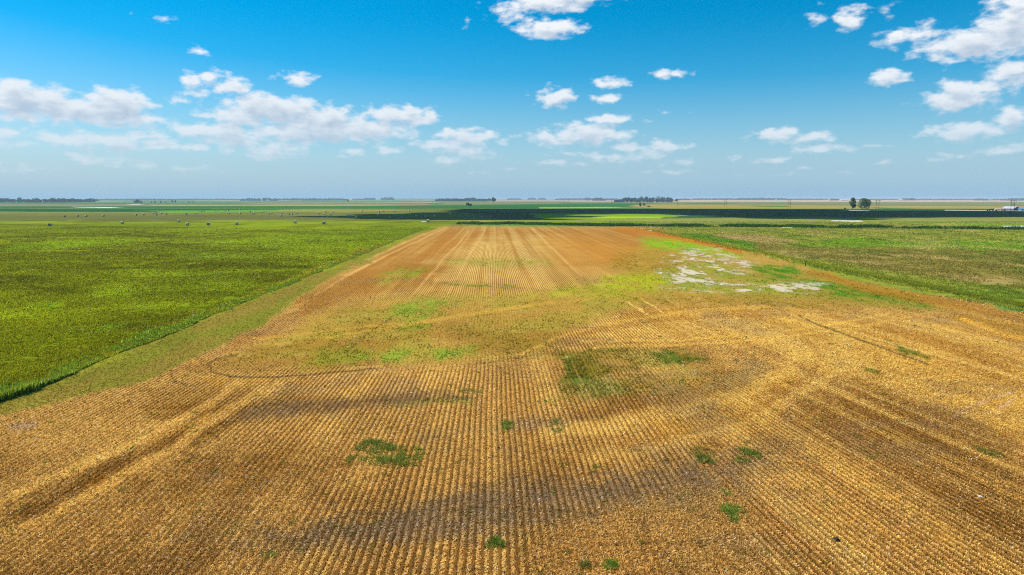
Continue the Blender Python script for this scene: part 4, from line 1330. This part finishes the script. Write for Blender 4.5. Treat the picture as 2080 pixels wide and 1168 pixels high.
def h_pole(u, v, dxm, label, dist=None):
    x_, y_ = ground(u, v)
    root = empty('power_pole', (x_, y_, 0), 0)
    Hh = 15.6
    for s_ in (-1, 1):
        bm = bmesh.new(); tube(bm, (s_ * dxm / 2, 0, -.3), (s_ * dxm / 2, 0, Hh), .22, .15, 10)
        mk('pole', bm, POLE, root)
    bm = bmesh.new(); prism(bm, -dxm / 2 - 1.6, dxm / 2 + 1.6, -.32, -.17, Hh - .9, Hh - .62)
    mk('crossarm', bm, POLE, root)
    bm = bmesh.new()
    tube(bm, (-dxm / 2, .2, Hh - 6.2), (dxm / 2, .2, Hh - 3.2), .07, .07, 6)
    tube(bm, (dxm / 2, .24, Hh - 6.2), (-dxm / 2, .24, Hh - 3.2), .07, .07, 6)
    mk('cross_brace', bm, POLE, root)
    for px_ in (-dxm / 2 - 1.4, 0, dxm / 2 + 1.4):
        bm = bmesh.new()
        for k_ in range(4):
            tube(bm, (px_, -.245, Hh - .95 - .22 * k_), (px_, -.245, Hh - 1.1 - .22 * k_), .13, .13, 8)
        tube(bm, (px_, -.245, Hh - .9), (px_, -.245, Hh - 1.95), .03, .03, 6)
        mk('insulator', bm, INS, root)
    tag(root, label, 'power pole', 'twin pole line crossing the plain on the right')


INS = simple_mat('insulator_glass', (.16, .12, .10), .3, .2, 4)
h_pole(2055.3, 438, 3.4, 'nearest twin power pole, rising in front of the metal shed')
h_pole(1781.6, 430.6, 3.6, 'twin power pole just right of the two leafy trees')
h_pole(1602.6, 424.8, 3.6, 'twin power pole alone on the ochre field left of the leafy trees')
h_pole(1473.5, 421, 3.6, 'distant twin power pole left of the one on the ochre field')
h_pole(1377.5, 417.8, 3.6, 'distant twin power pole at the right foot of the big grove')
h_pole(1243.5, 414.8, 3.6, 'faint twin power pole left of the big grove')
h_pole(1155.5, 411.0, 3.6, 'faintest and farthest twin power pole near the centre')

# ------------------------------------------------------------------ farm buildings
def gable(name, u, v, wpx, hpx, label, cat, wallc, roofc, ridge_px=None, depth=None, rz=0, door=None, ridge='x', group=None, eave=.62, windows=0):
    x_, y_ = ground(u, v)
    k_ = y_ / F * 1.0
    W2, Ht = wpx * k_ / 2, hpx * k_
    D2 = depth / 2 if depth else W2 * .6
    he = Ht * eave
    root = empty(name, (x_, y_ + D2, 0), R(rz))
    wm = simple_mat(name + '_wall', wallc, .7, .12, .6)
    rm = simple_mat(name + '_roof', roofc, .45, .12, .5)
    bm = bmesh.new()
    if ridge == 'x':
        pts = [(-W2, -D2), (W2, -D2), (W2, D2), (-W2, D2)]
        lo = [bm.verts.new((*p_, 0)) for p_ in pts]; hi = [bm.verts.new((*p_, he)) for p_ in pts]
        r1, r2 = bm.verts.new((-W2, 0, Ht - .05)), bm.verts.new((W2, 0, Ht - .05))
        for a in range(4):
            bm.faces.new((lo[a], lo[(a + 1) % 4], hi[(a + 1) % 4], hi[a]))
        bm.faces.new((hi[1], hi[2], r2)); bm.faces.new((hi[3], hi[0], r1))
        mk('wall', bm, wm, root)
        bm = bmesh.new()
        o_ = .35
        for s_ in (-1, 1):
            sl = (Ht - he) / D2
            a = [bm.verts.new(p_) for p_ in ((-W2 - o_, s_ * (D2 + o_), he - o_ * sl + .06), (W2 + o_, s_ * (D2 + o_), he - o_ * sl + .06), (W2 + o_, 0, Ht + .06), (-W2 - o_, 0, Ht + .06))]
            c_ = [bm.verts.new((p_.co.x, p_.co.y, p_.co.z + .12)) for p_ in a]
            bm.faces.new(a); bm.faces.new(c_)
            for e in range(4): bm.faces.new((a[e], a[(e + 1) % 4], c_[(e + 1) % 4], c_[e]))
        mk('roof', bm, rm, root)
    else:
        pts = [(-W2, -D2), (W2, -D2), (W2, D2), (-W2, D2)]
        lo = [bm.verts.new((*p_, 0)) for p_ in pts]; hi = [bm.verts.new((*p_, he)) for p_ in pts]
        r1, r2 = bm.verts.new((0, -D2, Ht - .05)), bm.verts.new((0, D2, Ht - .05))
        for a in range(4):
            bm.faces.new((lo[a], lo[(a + 1) % 4], hi[(a + 1) % 4], hi[a]))
        bm.faces.new((hi[0], hi[1], r1)); bm.faces.new((hi[2], hi[3], r2))
        mk('wall', bm, wm, root)
        bm = bmesh.new()
        o_ = .35
        sl = (Ht - he) / W2
        for s_ in (-1, 1):
            a = [bm.verts.new(p_) for p_ in ((s_ * (W2 + o_), -D2 - o_, he - o_ * sl + .06), (s_ * (W2 + o_), D2 + o_, he - o_ * sl + .06), (0, D2 + o_, Ht + .06), (0, -D2 - o_, Ht + .06))]
            c_ = [bm.verts.new((p_.co.x, p_.co.y, p_.co.z + .12)) for p_ in a]
            bm.faces.new(a); bm.faces.new(c_)
            for e in range(4): bm.faces.new((a[e], a[(e + 1) % 4], c_[(e + 1) % 4], c_[e]))
        mk('roof', bm, rm, root)
    if door:
        (dx0, dx1, dz, dc) = door
        bm = bmesh.new(); prism(bm, W2 * dx0, W2 * dx1, -D2 - .06, -D2 + .02, .02, he * dz)
        mk('door', bm, simple_mat(name + '_door', dc, .7, .1, 1), root)
    for q in range(windows):
        bm = bmesh.new(); xx = -W2 * .75 + q * W2 * 1.5 / max(windows - 1, 1)
        prism(bm, xx - .4, xx + .4, -D2 - .05, -D2 + .02, he * .45, he * .8)
        mk('window', bm, simple_mat(name + '_pane', (.03, .04, .05), .2, .1, 1), root)
    tag(root, label, cat, group)
    return root


gable('metal_shed', 2061, 427.8, 20, 8.2, 'metal shed with pale roof behind the nearest power pole', 'shed', (.16, .13, .15), (.52, .53, .60), depth=16, rz=24, door=(.35, .95, .95, (.75, .76, .8)), ridge='y', eave=.5)
gable('blue_shed', 2084, 428, 19, 6.2, 'blue shed cut by the right edge of the view', 'shed', (.10, .22, .36), (.22, .36, .5), depth=9, rz=0, door=(-.6, -.3, .8, (.6, .65, .7)), eave=.6)
gable('cream_cabin', 2027.5, 427.9, 11, 3.9, 'low cream coloured cabin left of the metal shed', 'cabin', (.80, .74, .50), (.72, .66, .45), depth=4, door=(.5, .75, .85, (.5, .4, .25)), eave=.8, windows=2)
gable('brown_shed', 2035, 428, 4, 3.4, 'small reddish brown shed touching the cream cabin', 'shed', (.42, .20, .13), (.40, .22, .16), depth=3, door=(-.3, .3, .85, (.2, .1, .07)), eave=.75)
gable('white_barn', 1685, 407.2, 4.5, 1.9, 'small white barn left of the dark trees on the horizon', 'barn', (.8, .8, .78), (.75, .75, .74), depth=14, door=(-.3, .2, .8, (.2, .2, .2)))
gable('white_barn', 1716, 407.4, 17, 2.6, 'long white barn right of the dark trees on the horizon', 'barn', (.8, .8, .78), (.78, .78, .76), depth=18, door=(-.3, -.1, .8, (.2, .2, .2)))
gable('white_barn', 1832, 407.2, 4, 2.3, 'white barn in the far farmyard beside the dome of trees', 'barn', (.8, .8, .8), (.8, .8, .78), depth=14, door=(-.3, .2, .8, (.2, .2, .2)))
gable('red_barn', 1827, 407.2, 3.4, 1.5, 'red barn left of the white one in the far farmyard', 'barn', (.42, .10, .08), (.4, .3, .3), depth=14, door=(-.3, .2, .8, (.8, .8, .8)))
gable('red_barn', 1838, 407.2, 4, 1.4, 'red barn right of the white one in the far farmyard', 'barn', (.42, .10, .08), (.4, .3, .3), depth=14, door=(-.3, .2, .8, (.8, .8, .8)))
gable('white_house', 1271, 411.2, 1.9, 1.7, 'tiny white house at the left foot of the big grove', 'house', (.85, .85, .85), (.6, .6, .6), depth=6, door=(-.2, .2, .7, (.2, .2, .2)))
gable('white_house', 1577, 406.9, 4, 1.3, 'tiny white house in front of the taller blue belt', 'house', (.85, .85, .85), (.7, .7, .7), depth=10, door=(-.2, .2, .7, (.2, .2, .2)))
for q, (u, w_, h, lb) in enumerate(((2006, 3.5, 2.2, 'first shrub in the row left of the cream cabin'), (2012, 5, 3.2, 'round shrub in the middle of the row left of the cabin'), (2017.5, 4.5, 3.0, 'third shrub in the row left of the cream cabin'),
                                   (2022, 3, 1.8, 'small shrub against the left end of the cream cabin'), (2041, 4.5, 1.9, 'shrub between the brown shed and the metal shed'))):
    tree('shrub', u, 428.3, h, w_, lb, 'shrub', LD, 420, .3, .03, 300 + q, 6, 'farmyard shrubs')

# ------------------------------------------------------------------ dust raised on the far road
dm = bpy.data.materials.new('road_dust'); dm.use_nodes = True
t = NT(dm.node_tree); t.n.clear()
pv = t.new('ShaderNodeVolumePrincipled'); ou = t.new('ShaderNodeOutputMaterial')
pv.inputs['Color'].default_value = (.9, .8, .66, 1); pv.inputs['Density'].default_value = .035
t.link(pv.outputs[0], ou.inputs['Volume'])
bm = bmesh.new()
dx_, dy_ = ground(2010, 410.4)
for (ox, oz, rx, rz_) in ((-12, 4, 14, 4.5), (4, 8, 13, 8.5)):
    bmesh.ops.create_icosphere(bm, subdivisions=3, radius=1, matrix=__import__('mathutils').Matrix.Translation((ox, 0, oz)) @ __import__('mathutils').Matrix.Diagonal((rx, 12, rz_, 1)))
o = mk('dust', bm, dm, smooth=True)
o.location = (dx_, dy_, .6)
tag(o, 'pale puff of dust rising from the far road', kind='stuff')

# ------------------------------------------------------------------ the cloud overhead that shades the dark band
SH = [(560, 440.2), (690, 437.2), (700, 434.6), (800, 434.2), (860, 430), (885, 424.6), (1000, 424), (1400, 424.2), (1700, 425.2), (1765, 428.2), (1900, 427.6), (2080, 428.6), (2700, 430.5),
      (2700, 441), (2080, 441.5), (1930, 441.5), (1850, 443), (1800, 446), (1740, 448), (1640, 446), (1500, 444), (1400, 441.5), (1330, 437), (1230, 434.6), (1185, 437), (1190, 444), (1120, 447.5),
      (980, 446.4), (920, 447.4), (850, 446.6), (760, 446), (700, 444.6), (640, 441)]
PG = np.array([ground(*p_) for p_ in SH])
CH = 950.0
off = sun_dir[:2] / sun_dir[2]
cs = 13.0
gx_ = np.arange(PG[:, 0].min() - 40, PG[:, 0].max() + 40, cs); gy_ = np.arange(PG[:, 1].min() - 40, PG[:, 1].max() + 60, cs)
GX, GY = np.meshgrid(gx_, gy_, indexing='ij')
wxx = (fbm(GX, GY, (90, 40), 4, 201) - .5) * 110; wyy = (fbm(GX, GY, (90, 40), 4, 202) - .5) * 34
sd = sdf(GX + wxx, GY + wyy, [tuple(p_) for p_ in PG])
ins = sd < 0
hgt = np.sqrt(np.clip(-sd, 0, 90)) * 9 * (.5 + fbm(GX, GY, (60, 50), 4, 203))
idx_b = -np.ones(GX.shape, int); idx_t = -np.ones(GX.shape, int)
Vc = []; Fc = []
cellin = ins[:-1, :-1] & ins[1:, :-1] & ins[:-1, 1:] & ins[1:, 1:]
used = np.zeros(GX.shape, bool)
used[:-1, :-1] |= cellin; used[1:, :-1] |= cellin; used[:-1, 1:] |= cellin; used[1:, 1:] |= cellin
edge = np.zeros(GX.shape, bool)
nn_ = np.zeros(GX.shape, int)
nn_[:-1, :-1] += cellin; nn_[1:, :-1] += cellin; nn_[:-1, 1:] += cellin; nn_[1:, 1:] += cellin
rim_ = used & (nn_ < 4)
ids = np.cumsum(used.ravel()).reshape(GX.shape) - 1
nu = used.sum()
zb = CH - 6 + 12 * fbm(GX, GY, (50, 50), 3, 204)
zt = zb + np.where(rim_, 0, hgt + 6)
Vb = np.stack([(GX + off[0] * zb)[used], (GY + off[1] * zb)[used], zb[used]], 1)
Vt = np.stack([(GX + off[0] * zt)[used], (GY + off[1] * zt)[used], zt[used]], 1)
ci, cj = np.where(cellin)
a_ = ids[ci, cj]; b_ = ids[ci + 1, cj]; c_ = ids[ci + 1, cj + 1]; d_ = ids[ci, cj + 1]
Ft = np.stack([a_, b_, c_, d_], 1) + nu; Fb = np.stack([d_, c_, b_, a_], 1)
cm = simple_mat('cloud_vapour', (.9, .9, .92), 1.0, .04, .02)
o = add_mesh('clouds', np.concatenate([Vb, Vt]), np.concatenate([Fb, Ft]).ravel(), 4, cm, smooth=True)
bm = bmesh.new(); bm.from_mesh(o.data); bmesh.ops.remove_doubles(bm, verts=bm.verts[:], dist=.05); bm.to_mesh(o.data); bm.free()
tag(o, 'long cumulus bank overhead whose shadow darkens the green band', kind='stuff')

# ------------------------------------------------------------------ air
hm = bpy.data.materials.new('haze_air'); hm.use_nodes = True
t = NT(hm.node_tree); t.n.clear()
pv = t.new('ShaderNodeVolumePrincipled'); ou = t.new('ShaderNodeOutputMaterial')
pv.inputs['Color'].default_value = (.62, .78, 1.0, 1); pv.inputs['Density'].default_value = 9e-5
pv.inputs['Anisotropy'].default_value = .0
t.link(pv.outputs[0], ou.inputs['Volume'])
bm = bmesh.new(); prism(bm, -15600, 15600, -15600, 15600, -1.0, 34.0)
o = mk('haze', bm, hm)
tag(o, 'thin blue haze over the whole plain', kind='stuff')
